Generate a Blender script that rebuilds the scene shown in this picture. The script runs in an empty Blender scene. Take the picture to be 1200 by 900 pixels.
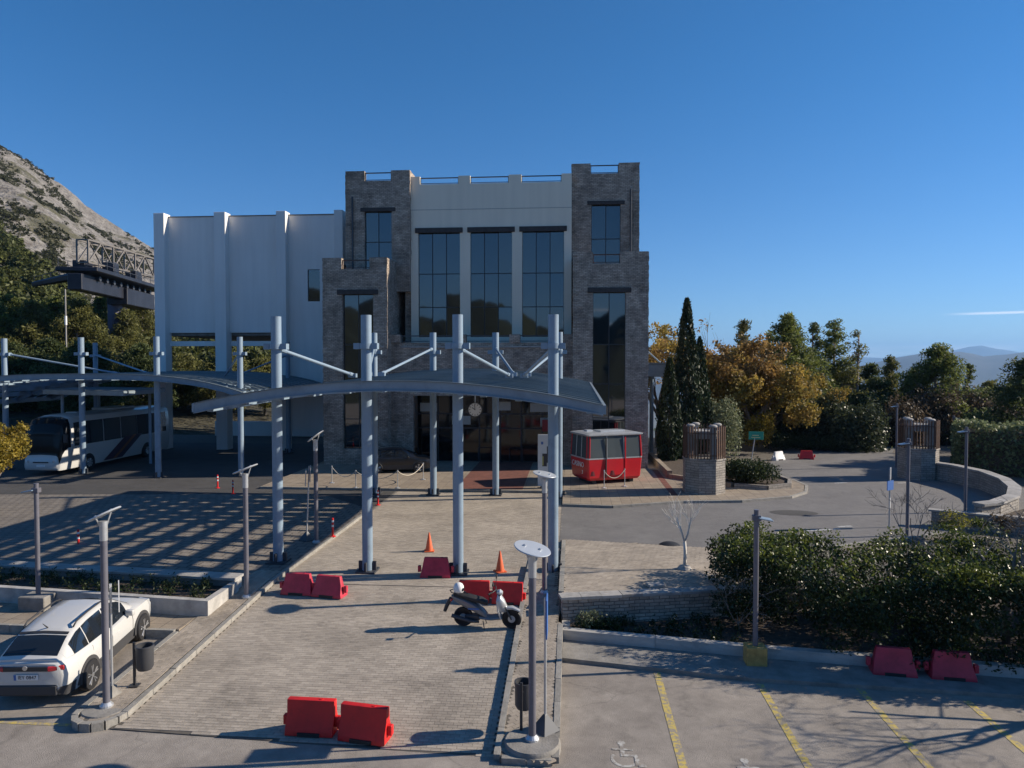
import bpy, bmesh, math, random
import numpy as np
from mathutils import Vector, Matrix, noise
R = math.radians
random.seed(7)
rng = np.random.default_rng(7)
scene = bpy.context.scene
col = scene.collection
# ------------------------------------------------------------------ camera, sky, sun, exposure
FPX, CZ, PT, YW = 840.0, 7.0, math.atan(25/840), R(4.7)
cam = bpy.data.cameras.new('camera'); cam.sensor_width = 36; cam.lens = FPX/1200*36
cam.clip_start = 0.1; cam.clip_end = 90000
camo = bpy.data.objects.new('camera', cam); col.objects.link(camo)
camo.location = (0, 0, CZ); camo.rotation_euler = (math.pi/2-PT, 0, YW)
scene.camera = camo
SUN_EL, SUN_AZ = R(26.5), R(10.8)            # azimuth from +x towards +y
sdir = Vector((math.cos(SUN_AZ)*math.cos(SUN_EL), math.sin(SUN_AZ)*math.cos(SUN_EL), math.sin(SUN_EL)))
world = bpy.data.worlds.new('World'); scene.world = world; world.use_nodes = True
wn, wl = world.node_tree.nodes, world.node_tree.links
bg = wn['Background']; bg.inputs[1].default_value = 0.084
sky = wn.new('ShaderNodeTexSky'); sky.sky_type = 'NISHITA'; sky.sun_disc = False
sky.sun_elevation = SUN_EL; sky.sun_rotation = math.atan2(sdir.x, sdir.y)
sky.altitude = 1500; sky.air_density = 1.0; sky.dust_density = 0.0; sky.ozone_density = 8.5
wl.new(sky.outputs[0], bg.inputs[0])
sun = bpy.data.lights.new('sun', 'SUN'); sun.energy = 5.0; sun.angle = R(0.53); sun.color = (1, 0.88, 0.72)
suno = bpy.data.objects.new('sun', sun); col.objects.link(suno)
suno.rotation_euler = sdir.to_track_quat('Z', 'Y').to_euler()
vs = scene.view_settings
vs.view_transform = 'Standard'; vs.look = 'None'; vs.exposure = 0.57; vs.gamma = 1
scene.cycles.max_bounces = 8; scene.cycles.volume_bounces = 0

# ------------------------------------------------------------------ placing helpers (photo pixel -> point of the place)
def ray(px, py):
    x, u = (px-600)/FPX, (450-py)/FPX
    fy = math.cos(PT)+u*math.sin(PT); fz = -math.sin(PT)+u*math.cos(PT)
    c, s = math.cos(YW), math.sin(YW)
    return (x*c-fy*s, x*s+fy*c, fz)
def G(px, py, z=0.0):
    r = ray(px, py); t = (z-CZ)/r[2]; return (r[0]*t, r[1]*t)
def PY(px, py, Y):
    r = ray(px, py); t = Y/r[1]; return (r[0]*t, Y, CZ+r[2]*t)
def PD(px, py, D):                      # at camera depth D
    r = ray(px, py); t = D*1.0004; return (r[0]*t, r[1]*t, CZ+r[2]*t)

# ------------------------------------------------------------------ materials
MATS = {}
def nodes_of(m):
    nt = m.node_tree; return nt.nodes, nt.links, nt.nodes['Principled BSDF']
def mat(name, c, rough=0.6, metal=0.0, var=0.0, vscale=3.0, bump=0.0, bscale=20.0, c2=None, coord='Object', rnd=0.0, spec=None, ior=None, coat=0.0, detail=5):
    if name in MATS: return MATS[name]
    m = bpy.data.materials.new(name); m.use_nodes = True; MATS[name] = m
    n, l, b = nodes_of(m)
    b.inputs['Roughness'].default_value = rough; b.inputs['Metallic'].default_value = metal
    b.inputs['Base Color'].default_value = (*c, 1)
    if spec is not None: b.inputs['Specular IOR Level'].default_value = spec
    if ior: b.inputs['IOR'].default_value = ior
    if coat: b.inputs['Coat Weight'].default_value = coat; b.inputs['Coat Roughness'].default_value = 0.05
    tc = n.new('ShaderNodeTexCoord'); out = None
    if c2 is None and var: c2 = tuple(max(0, x*(1-var)) for x in c); c1 = tuple(x*(1+var*0.6) for x in c)
    else: c1 = c
    if c2 is not None:
        t = n.new('ShaderNodeTexNoise'); t.inputs['Scale'].default_value = vscale; t.inputs['Detail'].default_value = detail; t.inputs['Roughness'].default_value = 0.62
        l.new(tc.outputs[coord], t.inputs['Vector'])
        r = n.new('ShaderNodeValToRGB'); r.color_ramp.elements[0].position = 0.32; r.color_ramp.elements[1].position = 0.68
        r.color_ramp.elements[0].color = (*c2, 1); r.color_ramp.elements[1].color = (*c1, 1)
        l.new(t.outputs['Fac'], r.inputs[0]); out = r.outputs[0]
    if rnd:
        g = n.new('ShaderNodeNewGeometry'); oi = n.new('ShaderNodeObjectInfo')
        a = n.new('ShaderNodeMath'); a.operation = 'ADD'; l.new(g.outputs['Random Per Island'], a.inputs[0]); l.new(oi.outputs['Random'], a.inputs[1])
        f = n.new('ShaderNodeMath'); f.operation = 'FRACT'; l.new(a.outputs[0], f.inputs[0])
        mr = n.new('ShaderNodeMapRange'); mr.inputs['To Min'].default_value = 1-rnd; mr.inputs['To Max'].default_value = 1+rnd; l.new(f.outputs[0], mr.inputs['Value'])
        mx = n.new('ShaderNodeMix'); mx.data_type = 'RGBA'; mx.blend_type = 'MULTIPLY'; mx.inputs['Factor'].default_value = 1
        if out: l.new(out, mx.inputs['A'])
        else: mx.inputs['A'].default_value = (*c, 1)
        l.new(mr.outputs[0], mx.inputs['B']); out = mx.outputs['Result']
    if out: l.new(out, b.inputs['Base Color'])
    if bump:
        t2 = n.new('ShaderNodeTexNoise'); t2.inputs['Scale'].default_value = bscale; t2.inputs['Detail'].default_value = 6
        l.new(tc.outputs[coord], t2.inputs['Vector'])
        bp = n.new('ShaderNodeBump'); bp.inputs['Strength'].default_value = min(1, bump); bp.inputs['Distance'].default_value = 0.03
        l.new(t2.outputs['Fac'], bp.inputs['Height']); l.new(bp.outputs[0], b.inputs['Normal'])
    return m
def stain(m, amt=0.28, sc=0.7, lo=0.54, hi=0.7):
    n, l, b = nodes_of(m); src = b.inputs['Base Color'].links[0].from_socket; ge = n.new('ShaderNodeNewGeometry'); t = n.new('ShaderNodeTexNoise'); t.inputs['Scale'].default_value = sc; t.inputs['Detail'].default_value = 9; t.inputs['Roughness'].default_value = 0.72; l.new(ge.outputs['Position'], t.inputs['Vector'])
    mr = n.new('ShaderNodeMapRange'); mr.inputs['From Min'].default_value = lo; mr.inputs['From Max'].default_value = hi; mr.inputs['To Min'].default_value = 1; mr.inputs['To Max'].default_value = 1-amt; l.new(t.outputs['Fac'], mr.inputs['Value'])
    mx = n.new('ShaderNodeMix'); mx.data_type = 'RGBA'; mx.blend_type = 'MULTIPLY'; mx.inputs['Factor'].default_value = 1; l.new(src, mx.inputs['A']); l.new(mr.outputs[0], mx.inputs['B']); l.new(mx.outputs['Result'], b.inputs['Base Color']); return m
def leafmat(name, c, c2, trans=0.35, vscale=1.2, rough=0.55, rnd=0.45):
    m = mat(name, c, rough, c2=c2, vscale=vscale, rnd=rnd, spec=0.3)
    n, l, b = nodes_of(m)
    src = b.inputs['Base Color'].links[0].from_socket
    tr = n.new('ShaderNodeBsdfTranslucent'); l.new(src, tr.inputs['Color'])
    mx = n.new('ShaderNodeMixShader'); mx.inputs[0].default_value = trans
    l.new(b.outputs[0], mx.inputs[1]); l.new(tr.outputs[0], mx.inputs[2]); l.new(mx.outputs[0], n['Material Output'].inputs['Surface'])
    return m
def brickmat(name, c1, c2, mortar, bw, bh, msize=0.012, rough=0.85, rnd=0.25, dist=0.02, nz=0.03, offset=0.5, coord='UV', rot=0.0, bumpd=0.03):
    if name in MATS: return MATS[name]
    m = mat(name, c1, rough); n, l, b = nodes_of(m)
    tc = n.new('ShaderNodeTexCoord'); mp = n.new('ShaderNodeMapping'); mp.inputs['Rotation'].default_value[2] = rot
    l.new(tc.outputs[coord], mp.inputs['Vector'])
    wob = n.new('ShaderNodeTexNoise'); wob.inputs['Scale'].default_value = 2.2; wob.inputs['Detail'].default_value = 3; l.new(mp.outputs[0], wob.inputs['Vector'])
    vm = n.new('ShaderNodeVectorMath'); vm.operation = 'MULTIPLY_ADD'; l.new(wob.outputs['Color'], vm.inputs[0]); vm.inputs[1].default_value = (nz*4, nz*2, 0); l.new(mp.outputs[0], vm.inputs[2])
    br = n.new('ShaderNodeTexBrick'); br.inputs['Scale'].default_value = 1; br.inputs['Brick Width'].default_value = bw; br.inputs['Row Height'].default_value = bh
    br.inputs['Mortar Size'].default_value = msize; br.inputs['Mortar Smooth'].default_value = 0.25; br.offset = offset; br.inputs['Bias'].default_value = -0.1
    br.inputs['Color1'].default_value = (*c1, 1); br.inputs['Color2'].default_value = (*c2, 1); br.inputs['Mortar'].default_value = (*mortar, 1)
    l.new(vm.outputs[0], br.inputs['Vector'])
    no = n.new('ShaderNodeTexNoise'); no.inputs['Scale'].default_value = 1.3; no.inputs['Detail'].default_value = 8; no.inputs['Roughness'].default_value = 0.75; l.new(mp.outputs[0], no.inputs['Vector'])
    mr = n.new('ShaderNodeMapRange'); mr.inputs['From Min'].default_value = 0.3; mr.inputs['From Max'].default_value = 0.7; mr.inputs['To Min'].default_value = 1-rnd; mr.inputs['To Max'].default_value = 1+rnd; l.new(no.outputs['Fac'], mr.inputs['Value'])
    mx = n.new('ShaderNodeMix'); mx.data_type = 'RGBA'; mx.blend_type = 'MULTIPLY'; mx.inputs['Factor'].default_value = 1
    l.new(br.outputs['Color'], mx.inputs['A']); l.new(mr.outputs[0], mx.inputs['B']); l.new(mx.outputs['Result'], b.inputs['Base Color'])
    fine = n.new('ShaderNodeTexNoise'); fine.inputs['Scale'].default_value = 14; fine.inputs['Detail'].default_value = 4; l.new(mp.outputs[0], fine.inputs['Vector'])
    hm = n.new('ShaderNodeMath'); hm.operation = 'SUBTRACT'; l.new(fine.outputs['Fac'], hm.inputs[0]); l.new(br.outputs['Fac'], hm.inputs[1])
    bp = n.new('ShaderNodeBump'); bp.inputs['Strength'].default_value = 0.8; bp.inputs['Distance'].default_value = bumpd
    l.new(hm.outputs[0], bp.inputs['Height']); l.new(bp.outputs[0], b.inputs['Normal'])
    return m
def wallmat(name, c, streak=0.16, rough=0.8):        # painted render with rain streaks
    if name in MATS: return MATS[name]
    m = mat(name, c, rough, bump=0.25, bscale=9); n, l, b = nodes_of(m)
    tc = n.new('ShaderNodeTexCoord'); out = None
    for sc, amt in (((2.4, 2.4, 0.16), streak), ((0.35, 0.35, 0.35), streak*0.8)):
        mp = n.new('ShaderNodeMapping'); mp.inputs['Scale'].default_value = sc; l.new(tc.outputs['Object'], mp.inputs['Vector'])
        t = n.new('ShaderNodeTexNoise'); t.inputs['Scale'].default_value = 1; t.inputs['Detail'].default_value = 6; l.new(mp.outputs[0], t.inputs['Vector'])
        mr = n.new('ShaderNodeMapRange'); mr.inputs['From Min'].default_value = 0.35; mr.inputs['From Max'].default_value = 0.7; mr.inputs['To Min'].default_value = 1; mr.inputs['To Max'].default_value = 1-amt; l.new(t.outputs['Fac'], mr.inputs['Value'])
        mx = n.new('ShaderNodeMix'); mx.data_type = 'RGBA'; mx.blend_type = 'MULTIPLY'; mx.inputs['Factor'].default_value = 1
        if out: l.new(out, mx.inputs['A'])
        else: mx.inputs['A'].default_value = (*c, 1)
        l.new(mr.outputs[0], mx.inputs['B']); out = mx.outputs['Result']
    l.new(out, b.inputs['Base Color']); return m
def asphalt(name, c, c2, patch=0.35, crack=True, grain=0.5):
    if name in MATS: return MATS[name]
    m = mat(name, c, 0.88, bump=grain, bscale=60); n, l, b = nodes_of(m)
    tc = n.new('ShaderNodeTexCoord')
    def nz(s, d, lo, hi, a, bb):
        t = n.new('ShaderNodeTexNoise'); t.inputs['Scale'].default_value = s; t.inputs['Detail'].default_value = d; t.inputs['Roughness'].default_value = 0.7; l.new(tc.outputs['Object'], t.inputs['Vector'])
        mr = n.new('ShaderNodeMapRange'); mr.inputs['From Min'].default_value = lo; mr.inputs['From Max'].default_value = hi; mr.inputs['To Min'].default_value = a; mr.inputs['To Max'].default_value = bb; l.new(t.outputs['Fac'], mr.inputs['Value']); return mr.outputs[0]
    def mul(a, f):
        mx = n.new('ShaderNodeMix'); mx.data_type = 'RGBA'; mx.blend_type = 'MULTIPLY'; mx.inputs['Factor'].default_value = 1; l.new(a, mx.inputs['A']); l.new(f, mx.inputs['B']); return mx.outputs['Result']
    mx = n.new('ShaderNodeMix'); mx.data_type = 'RGBA'; mx.inputs['A'].default_value = (*c, 1); mx.inputs['B'].default_value = (*c2, 1); l.new(nz(0.55, 6, 0.38, 0.62, 0, 1), mx.inputs['Factor'])
    o = mul(mx.outputs['Result'], nz(2.6, 8, 0.35, 0.7, 1-patch*0.5, 1+patch*0.4)); o = mul(o, nz(55, 3, 0.3, 0.7, 0.75, 1.25))
    o = mul(o, nz(0.9, 4, 0.6, 0.72, 1, 1-patch))
    if crack:
        v = n.new('ShaderNodeTexVoronoi'); v.feature = 'DISTANCE_TO_EDGE'; v.inputs['Scale'].default_value = 0.21
        w = n.new('ShaderNodeTexNoise'); w.inputs['Scale'].default_value = 1.1; w.inputs['Detail'].default_value = 6; l.new(tc.outputs['Object'], w.inputs['Vector'])
        vm = n.new('ShaderNodeVectorMath'); vm.operation = 'MULTIPLY_ADD'; vm.inputs[1].default_value = (1.6, 1.6, 0); l.new(w.outputs['Color'], vm.inputs[0]); l.new(tc.outputs['Object'], vm.inputs[2]); l.new(vm.outputs[0], v.inputs['Vector'])
        mr = n.new('ShaderNodeMapRange'); mr.inputs['From Max'].default_value = 0.006; mr.inputs['To Min'].default_value = 0.78; mr.inputs['To Max'].default_value = 1; l.new(v.outputs['Distance'], mr.inputs['Value']); o = mul(o, mr.outputs[0])
    l.new(o, b.inputs['Base Color']); return m
def paintmat(name, c, under, thr=0.5):
    if name in MATS: return MATS[name]
    m = mat(name, c, 0.75); n, l, b = nodes_of(m); tc = n.new('ShaderNodeTexCoord')
    t = n.new('ShaderNodeTexNoise'); t.inputs['Scale'].default_value = 9; t.inputs['Detail'].default_value = 8; t.inputs['Roughness'].default_value = 0.8; l.new(tc.outputs['Object'], t.inputs['Vector'])
    r = n.new('ShaderNodeMapRange'); r.inputs['From Min'].default_value = thr; r.inputs['From Max'].default_value = thr+0.06; l.new(t.outputs['Fac'], r.inputs['Value'])
    mx = n.new('ShaderNodeMix'); mx.data_type = 'RGBA'; mx.inputs['A'].default_value = (*c, 1); mx.inputs['B'].default_value = (*under, 1); l.new(r.outputs[0], mx.inputs['Factor']); l.new(mx.outputs['Result'], b.inputs['Base Color']); return m

M_stone = brickmat('rough_stone', (0.56, 0.46, 0.37), (0.35, 0.29, 0.235), (0.19, 0.16, 0.135), 0.29, 0.098, 0.012, rnd=0.4, nz=0.035, bumpd=0.05)
M_stone_l = brickmat('pale_stone', (0.34, 0.311, 0.274), (0.244, 0.222, 0.2), (0.148, 0.133, 0.118), 0.36, 0.13, 0.012, rnd=0.3, nz=0.05, bumpd=0.04)
M_white = wallmat('cream_render', (0.8, 0.725, 0.59), 0.07)
M_hall = wallmat('hall_render', (0.82, 0.79, 0.75), 0.07)
M_kerbwhite = mat('whitewashed_concrete', (0.426, 0.412, 0.385), 0.85, var=0.25, vscale=2.5, bump=0.3, bscale=15)
M_conc = mat('concrete', (0.247, 0.234, 0.213), 0.9, var=0.28, vscale=2.2, bump=0.35, bscale=25)
M_kerb = mat('kerb_concrete', (0.289, 0.275, 0.247), 0.9, var=0.25, vscale=4, bump=0.3, bscale=25, rnd=0.12)
M_coping = mat('coping_slab', (0.344, 0.33, 0.31), 0.85, var=0.2, vscale=3, bump=0.2, bscale=20, rnd=0.14)
M_paver = mat('concrete_paver', (0.371, 0.324, 0.268), 0.9, var=0.22, vscale=0.45, bump=0.25, bscale=40, rnd=0.13, detail=8)
M_paver2 = mat('pink_paver', (0.337, 0.29, 0.236), 0.9, var=0.2, vscale=0.6, bump=0.25, bscale=40, rnd=0.14, detail=8)
for m_ in (M_paver, M_paver2): stain(m_, .3, .55); stain(m_, .22, 2.3, .56, .66)
for m_ in (M_kerb, M_coping, M_conc, M_kerbwhite): stain(m_, .3, 1.6, .5, .7)
M_sand = mat('joint_sand', (0.117, 0.103, 0.086), 0.95, var=0.3, vscale=3)
M_plazafar = brickmat('plaza_paving', (0.206, 0.182, 0.155), (0.165, 0.145, 0.125), (0.0896, 0.0791, 0.0687), 0.4, 0.4, 0.03, rnd=0.2, nz=0.0, offset=0.5, bumpd=0.01)
M_slab = brickmat('sidewalk_slabs', (0.289, 0.24, 0.182), (0.24, 0.196, 0.151), (0.137, 0.113, 0.0896), 0.5, 0.5, 0.012, rnd=0.2, nz=0.0, offset=0, bumpd=0.008)
M_redband = mat('red_paving', (0.168, 0.063, 0.0455), 0.85, var=0.3, vscale=3, bump=0.2)
M_road = asphalt('road_asphalt', (0.182, 0.175, 0.169), (0.149, 0.143, 0.141), 0.18)
M_lot = asphalt('parking_asphalt', (0.324, 0.289, 0.251), (0.239, 0.212, 0.185), 0.32)
M_darkasph = asphalt('dark_asphalt', (0.075, 0.072, 0.07), (0.055, 0.053, 0.052), 0.2, crack=False)
M_soil = mat('soil', (0.075, 0.055, 0.04), 0.95, var=0.5, vscale=6, bump=0.8, bscale=18)
M_steel = mat('blue_grey_steel', (0.235, 0.313, 0.392), 0.4, 0.0, var=0.07, vscale=1.5, spec=0.5)
M_steeld = mat('dark_steel', (0.06, 0.065, 0.075), 0.5, 0.3)
M_roof = mat('standing_seam_sheet', (0.17, 0.205, 0.22), 0.45, 0.15, var=0.16, vscale=0.9, rnd=0.07)
M_fascia = mat('canopy_fascia', (0.25, 0.305, 0.35), 0.42, 0.1, var=0.12, vscale=1.2)
M_lamp = mat('lamp_pole_paint', (0.15, 0.148, 0.175), 0.45, 0.2, var=0.12, vscale=5)
M_galv = mat('galvanised', (0.55, 0.57, 0.59), 0.35, 0.6, var=0.12, vscale=6)
M_disc = mat('lamp_disc', (0.539, 0.574, 0.609), 0.35, 0.35, var=0.06, vscale=4)
M_black = mat('black_rubber', (0.02, 0.02, 0.022), 0.6)
M_blackp = mat('black_plastic', (0.035, 0.035, 0.038), 0.5)
M_red = mat('red_plastic', (0.644, 0.0191, 0.0191), 0.45, var=0.14, vscale=2.5)
M_redfade = mat('faded_red_plastic', (0.5, 0.032, 0.06), 0.5, var=0.2, vscale=3)
M_orange = mat('orange_plastic', (0.72, 0.13, 0.04), 0.5, var=0.12, vscale=8)
M_whitep = mat('white_plastic', (0.75, 0.75, 0.74), 0.5)
M_glass = mat('reflective_glass', (0.008, 0.009, 0.011), 0.03, 0.0, ior=2.2, var=0.0)
M_glassd = mat('dark_glass', (0.006, 0.007, 0.008), 0.06)
M_frame = mat('window_frame', (0.03, 0.032, 0.036), 0.45)
M_lintel = mat('dark_timber', (0.05, 0.043, 0.042), 0.8, var=0.3, vscale=4, bump=0.3)
M_wood = mat('slat_timber', (0.115, 0.062, 0.04), 0.7, var=0.3, vscale=5, rnd=0.2)
stain(M_stone, .38, .35, .42, .66); stain(M_stone, .3, 1.4, .52, .68); stain(M_steel, .2, 1.8, .54, .7); stain(M_red, .22, 5, .55, .7); stain(M_redfade, .25, 5, .52, .7); stain(M_fascia, .2, 1.5, .5, .7)
M_carw = mat('white_car_paint', (0.547, 0.547, 0.532), 0.3, coat=0.6, var=0.02, vscale=1)
M_carb = mat('black_car_paint', (0.012, 0.012, 0.014), 0.3, coat=0.6)
M_cladding = mat('car_cladding', (0.05, 0.05, 0.053), 0.7)
M_carglass = mat('car_glass', (0.012, 0.016, 0.022), 0.04, ior=1.7)
M_chrome = mat('alloy', (0.6, 0.61, 0.63), 0.3, 0.8)
M_taill = mat('tail_light', (0.45, 0.02, 0.03), 0.2, coat=0.5)
M_headl = mat('headlight_glass', (0.6, 0.62, 0.62), 0.15, 0.3)
M_silver = mat('silver_paint', (0.5, 0.51, 0.52), 0.35, 0.4, coat=0.4)
M_yellow = paintmat('worn_yellow_paint', (0.52, 0.4, 0.1), (0.27, 0.24, 0.205), 0.47)
M_wpaint = paintmat('worn_white_paint', (0.46, 0.45, 0.42), (0.25, 0.225, 0.195), 0.47)
M_rwpaint = paintmat('worn_road_white', (0.5, 0.5, 0.48), (0.19, 0.185, 0.18), 0.5)
M_ochre = mat('ochre_concrete', (0.45, 0.29, 0.09), 0.85, var=0.35, vscale=6, bump=0.3)
M_bark = mat('bark', (0.12, 0.09, 0.07), 0.9, var=0.35, vscale=6, bump=0.6)
M_barkpale = mat('pale_bark', (0.626, 0.6, 0.557), 0.85, var=0.2, vscale=7)
M_barkgrey = mat('grey_bark', (0.2, 0.17, 0.15), 0.9, var=0.3, vscale=7)
M_rope = mat('rope', (0.55, 0.5, 0.42), 0.8)
M_blue = mat('blue_sign', (0.05, 0.14, 0.4), 0.5)
M_cred = mat('cabin_red', (0.574, 0.0157, 0.0261), 0.35, coat=0.3, var=0.08, vscale=2)
M_calu = mat('cabin_aluminium', (0.6, 0.62, 0.63), 0.35, 0.5, var=0.1, vscale=4)
L_pine = leafmat('pine_needles', (0.19, 0.215, 0.05), (0.08, 0.105, 0.03), 0.48)
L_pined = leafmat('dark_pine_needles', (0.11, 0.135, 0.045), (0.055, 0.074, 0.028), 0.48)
L_pineb = leafmat('olive_pine_needles', (0.2, 0.195, 0.055), (0.095, 0.1, 0.035), 0.48)
L_cyp = leafmat('cypress_leaf', (0.03, 0.05, 0.02), (0.016, 0.028, 0.013), 0.2)
L_orange = leafmat('autumn_leaf', (0.374, 0.241, 0.057), (0.176, 0.167, 0.0427), 0.4, 0.7)
L_rust = leafmat('rust_leaf', (0.33, 0.2, 0.06), (0.19, 0.13, 0.05), 0.4, 0.7)
L_gold = leafmat('golden_leaf', (0.36, 0.25, 0.03), (0.17, 0.15, 0.03), 0.4, 1.5)
L_silver = leafmat('silver_leaf', (0.24, 0.26, 0.15), (0.11, 0.135, 0.07), 0.3)
L_laurel = leafmat('laurel_leaf', (0.034, 0.056, 0.016), (0.015, 0.028, 0.01), 0.22, 0.8, rough=0.35)
L_laurelf = leafmat('grey_laurel_leaf', (0.085, 0.1, 0.05), (0.035, 0.048, 0.022), 0.3, 0.8, rough=0.4)
L_laurely = leafmat('yellow_green_laurel_leaf', (0.15, 0.17, 0.03), (0.065, 0.092, 0.02), 0.35, 0.8, rough=0.38)  # paints sunlight on the hedge top; plain leaf colour on one planter shrub
L_box = leafmat('boxwood_leaf', (0.05, 0.068, 0.022), (0.024, 0.038, 0.014), 0.25)
L_ivy = leafmat('ivy_leaf', (0.24, 0.27, 0.13), (0.1, 0.13, 0.06), 0.3, 1.2)
L_dry = leafmat('dry_twig_leaf', (0.13, 0.095, 0.06), (0.075, 0.06, 0.04), 0.3)
L_lime = leafmat('lime_leaf', (0.3, 0.27, 0.03), (0.13, 0.14, 0.03), 0.4)

# ------------------------------------------------------------------ mesh builder
class MB:
    def __init__(s): s.v = []; s.f = []
    def add(s, vs, fs):
        o = len(s.v); s.v += [tuple(p) for p in vs]; s.f += [tuple(i+o for i in f) for f in fs]; return s
    def box(s, cx, cy, cz, sx, sy, sz, rz=0.0, ry=0.0, rx=0.0):
        pts = [Vector((x*sx/2, y*sy/2, z*sz/2)) for z in (-1, 1) for x, y in ((-1, -1), (1, -1), (1, 1), (-1, 1))]
        if rx or ry or rz:
            m = Matrix.Rotation(rz, 3, 'Z') @ Matrix.Rotation(ry, 3, 'Y') @ Matrix.Rotation(rx, 3, 'X'); pts = [m @ p for p in pts]
        return s.add([(p.x+cx, p.y+cy, p.z+cz) for p in pts], [(3, 2, 1, 0), (4, 5, 6, 7), (0, 1, 5, 4), (1, 2, 6, 5), (2, 3, 7, 6), (3, 0, 4, 7)])
    def b2(s, x0, x1, y0, y1, z0, z1): return s.box((x0+x1)/2, (y0+y1)/2, (z0+z1)/2, x1-x0, y1-y0, z1-z0)
    def cyl(s, p0, p1, r0, r1=None, n=12, cap=True):
        r1 = r0 if r1 is None else r1; p0, p1 = Vector(p0), Vector(p1); d = (p1-p0).normalized()
        a = d.orthogonal().normalized(); b = d.cross(a)
        vs = []
        for p, r in ((p0, r0), (p1, r1)):
            for i in range(n):
                t = 2*math.pi*i/n; vs.append(p+a*math.cos(t)*r+b*math.sin(t)*r)
        fs = [(i, (i+1) % n, n+(i+1) % n, n+i) for i in range(n)]
        if cap: fs += [tuple(range(n-1, -1, -1)), tuple(range(n, 2*n))]
        return s.add(vs, fs)
    def tube(s, pts, r, n=8, cap=True):
        pts = [Vector(p) for p in pts]; rs = r if isinstance(r, (list, tuple)) else [r]*len(pts)
        vs = []; a = None
        for i, p in enumerate(pts):
            d = (pts[min(i+1, len(pts)-1)]-pts[max(i-1, 0)]).normalized()
            if a is None: a = d.orthogonal().normalized()
            else:
                a = a-d*a.dot(d); a = a.normalized() if a.length > 1e-6 else d.orthogonal().normalized()
            b = d.cross(a)
            for k in range(n):
                t = 2*math.pi*k/n; vs.append(p+(a*math.cos(t)+b*math.sin(t))*rs[i])
        fs = [(i*n+k, i*n+(k+1) % n, (i+1)*n+(k+1) % n, (i+1)*n+k) for i in range(len(pts)-1) for k in range(n)]
        if cap: fs += [tuple(range(n-1, -1, -1)), tuple(range((len(pts)-1)*n, len(pts)*n))]
        return s.add(vs, fs)
    def prism(s, poly, z0, z1):
        n = len(poly); A = sum(poly[i][0]*poly[(i+1) % n][1]-poly[(i+1) % n][0]*poly[i][1] for i in range(n))
        if A < 0: poly = poly[::-1]
        f0 = z0 if callable(z0) else (lambda x, y: z0); f1 = z1 if callable(z1) else (lambda x, y: z1)
        return s.add([(x, y, f0(x, y)) for x, y in poly]+[(x, y, f1(x, y)) for x, y in poly],
                     [tuple(range(n-1, -1, -1)), tuple(range(n, 2*n))]+[(i, (i+1) % n, n+(i+1) % n, n+i) for i in range(n)])
    def lathe(s, prof, cx=0, cy=0, cz=0, n=16, axis='Z'):
        vs = []
        for r, h in prof:
            for k in range(n):
                t = 2*math.pi*k/n; x, y = r*math.cos(t), r*math.sin(t)
                vs.append((cx+x, cy+y, cz+h) if axis == 'Z' else ((cx+h, cy+x, cz+y) if axis == 'X' else (cx+x, cy+h, cz+y)))
        m = len(prof)
        fs = [(i*n+k, i*n+(k+1) % n, (i+1)*n+(k+1) % n, (i+1)*n+k) for i in range(m-1) for k in range(n)]
        if axis == 'Y': fs = [f[::-1] for f in fs]
        if prof[0][0] > 1e-4: fs.append(tuple(range(n-1, -1, -1)) if axis != 'Y' else tuple(range(n)))
        if prof[-1][0] > 1e-4: fs.append(tuple(range((m-1)*n, m*n)) if axis != 'Y' else tuple(range(m*n-1, (m-1)*n-1, -1)))
        return s.add(vs, fs)
    def quad(s, a, b, c, d): return s.add([a, b, c, d], [(0, 1, 2, 3)])
    def mesh(s, name, smooth=False, bevel=0, fix=False):
        me = bpy.data.meshes.new(name); me.from_pydata([tuple(p) for p in s.v], [], s.f)
        if bevel or fix:
            bm = bmesh.new(); bm.from_mesh(me)
            if bevel:
                es = [e for e in bm.edges if len(e.link_faces) == 2 and e.calc_face_angle(0) > 0.6]
                bmesh.ops.bevel(bm, geom=es, offset=bevel, segments=2 if smooth else 1, affect='EDGES', profile=0.6)
            bmesh.ops.recalc_face_normals(bm, faces=bm.faces[:]); bm.to_mesh(me); bm.free()
        me.update(); uvbox(me)
        if smooth: me.shade_smooth()
        if smooth == 'auto':
            try: me.set_sharp_from_angle(angle=R(38))
            except Exception: pass
        return me
    def build(s, name, m, parent=None, smooth=False, bevel=0, fix=False, loc=None):
        o = bpy.data.objects.new(name, s.mesh(name, smooth, bevel, fix)); col.objects.link(o)
        if m: o.data.materials.append(m)
        if parent: o.parent = parent
        if loc: o.location = loc
        return o
def uvbox(me):
    n = len(me.loops)
    if not n: return
    uv = me.uv_layers.new(name='UVMap')
    co = np.empty(len(me.vertices)*3, 'f'); me.vertices.foreach_get('co', co); co = co.reshape(-1, 3)
    vi = np.empty(n, 'i'); me.loops.foreach_get('vertex_index', vi)
    pn = np.empty(len(me.polygons)*3, 'f'); me.polygons.foreach_get('normal', pn); pn = np.abs(pn.reshape(-1, 3))
    lt = np.empty(len(me.polygons), 'i'); me.polygons.foreach_get('loop_total', lt)
    ax = np.repeat(np.argmax(pn*np.array([1, 1, 1.05]), 1), lt); c = co[vi]
    out = np.where((ax == 2)[:, None], c[:, [0, 1]], np.where((ax == 0)[:, None], c[:, [1, 2]], c[:, [0, 2]]))
    uv.data.foreach_set('uv', out.astype('f').ravel())
def thing(name, label, cat, loc=(0, 0, 0), rz=0.0, group=None):
    o = bpy.data.objects.new(name, None); col.objects.link(o); o.location = loc; o.rotation_euler = (0, 0, rz); o.empty_display_size = 0.2
    o['label'] = label; o['category'] = cat
    if group: o['group'] = group
    return o
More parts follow.
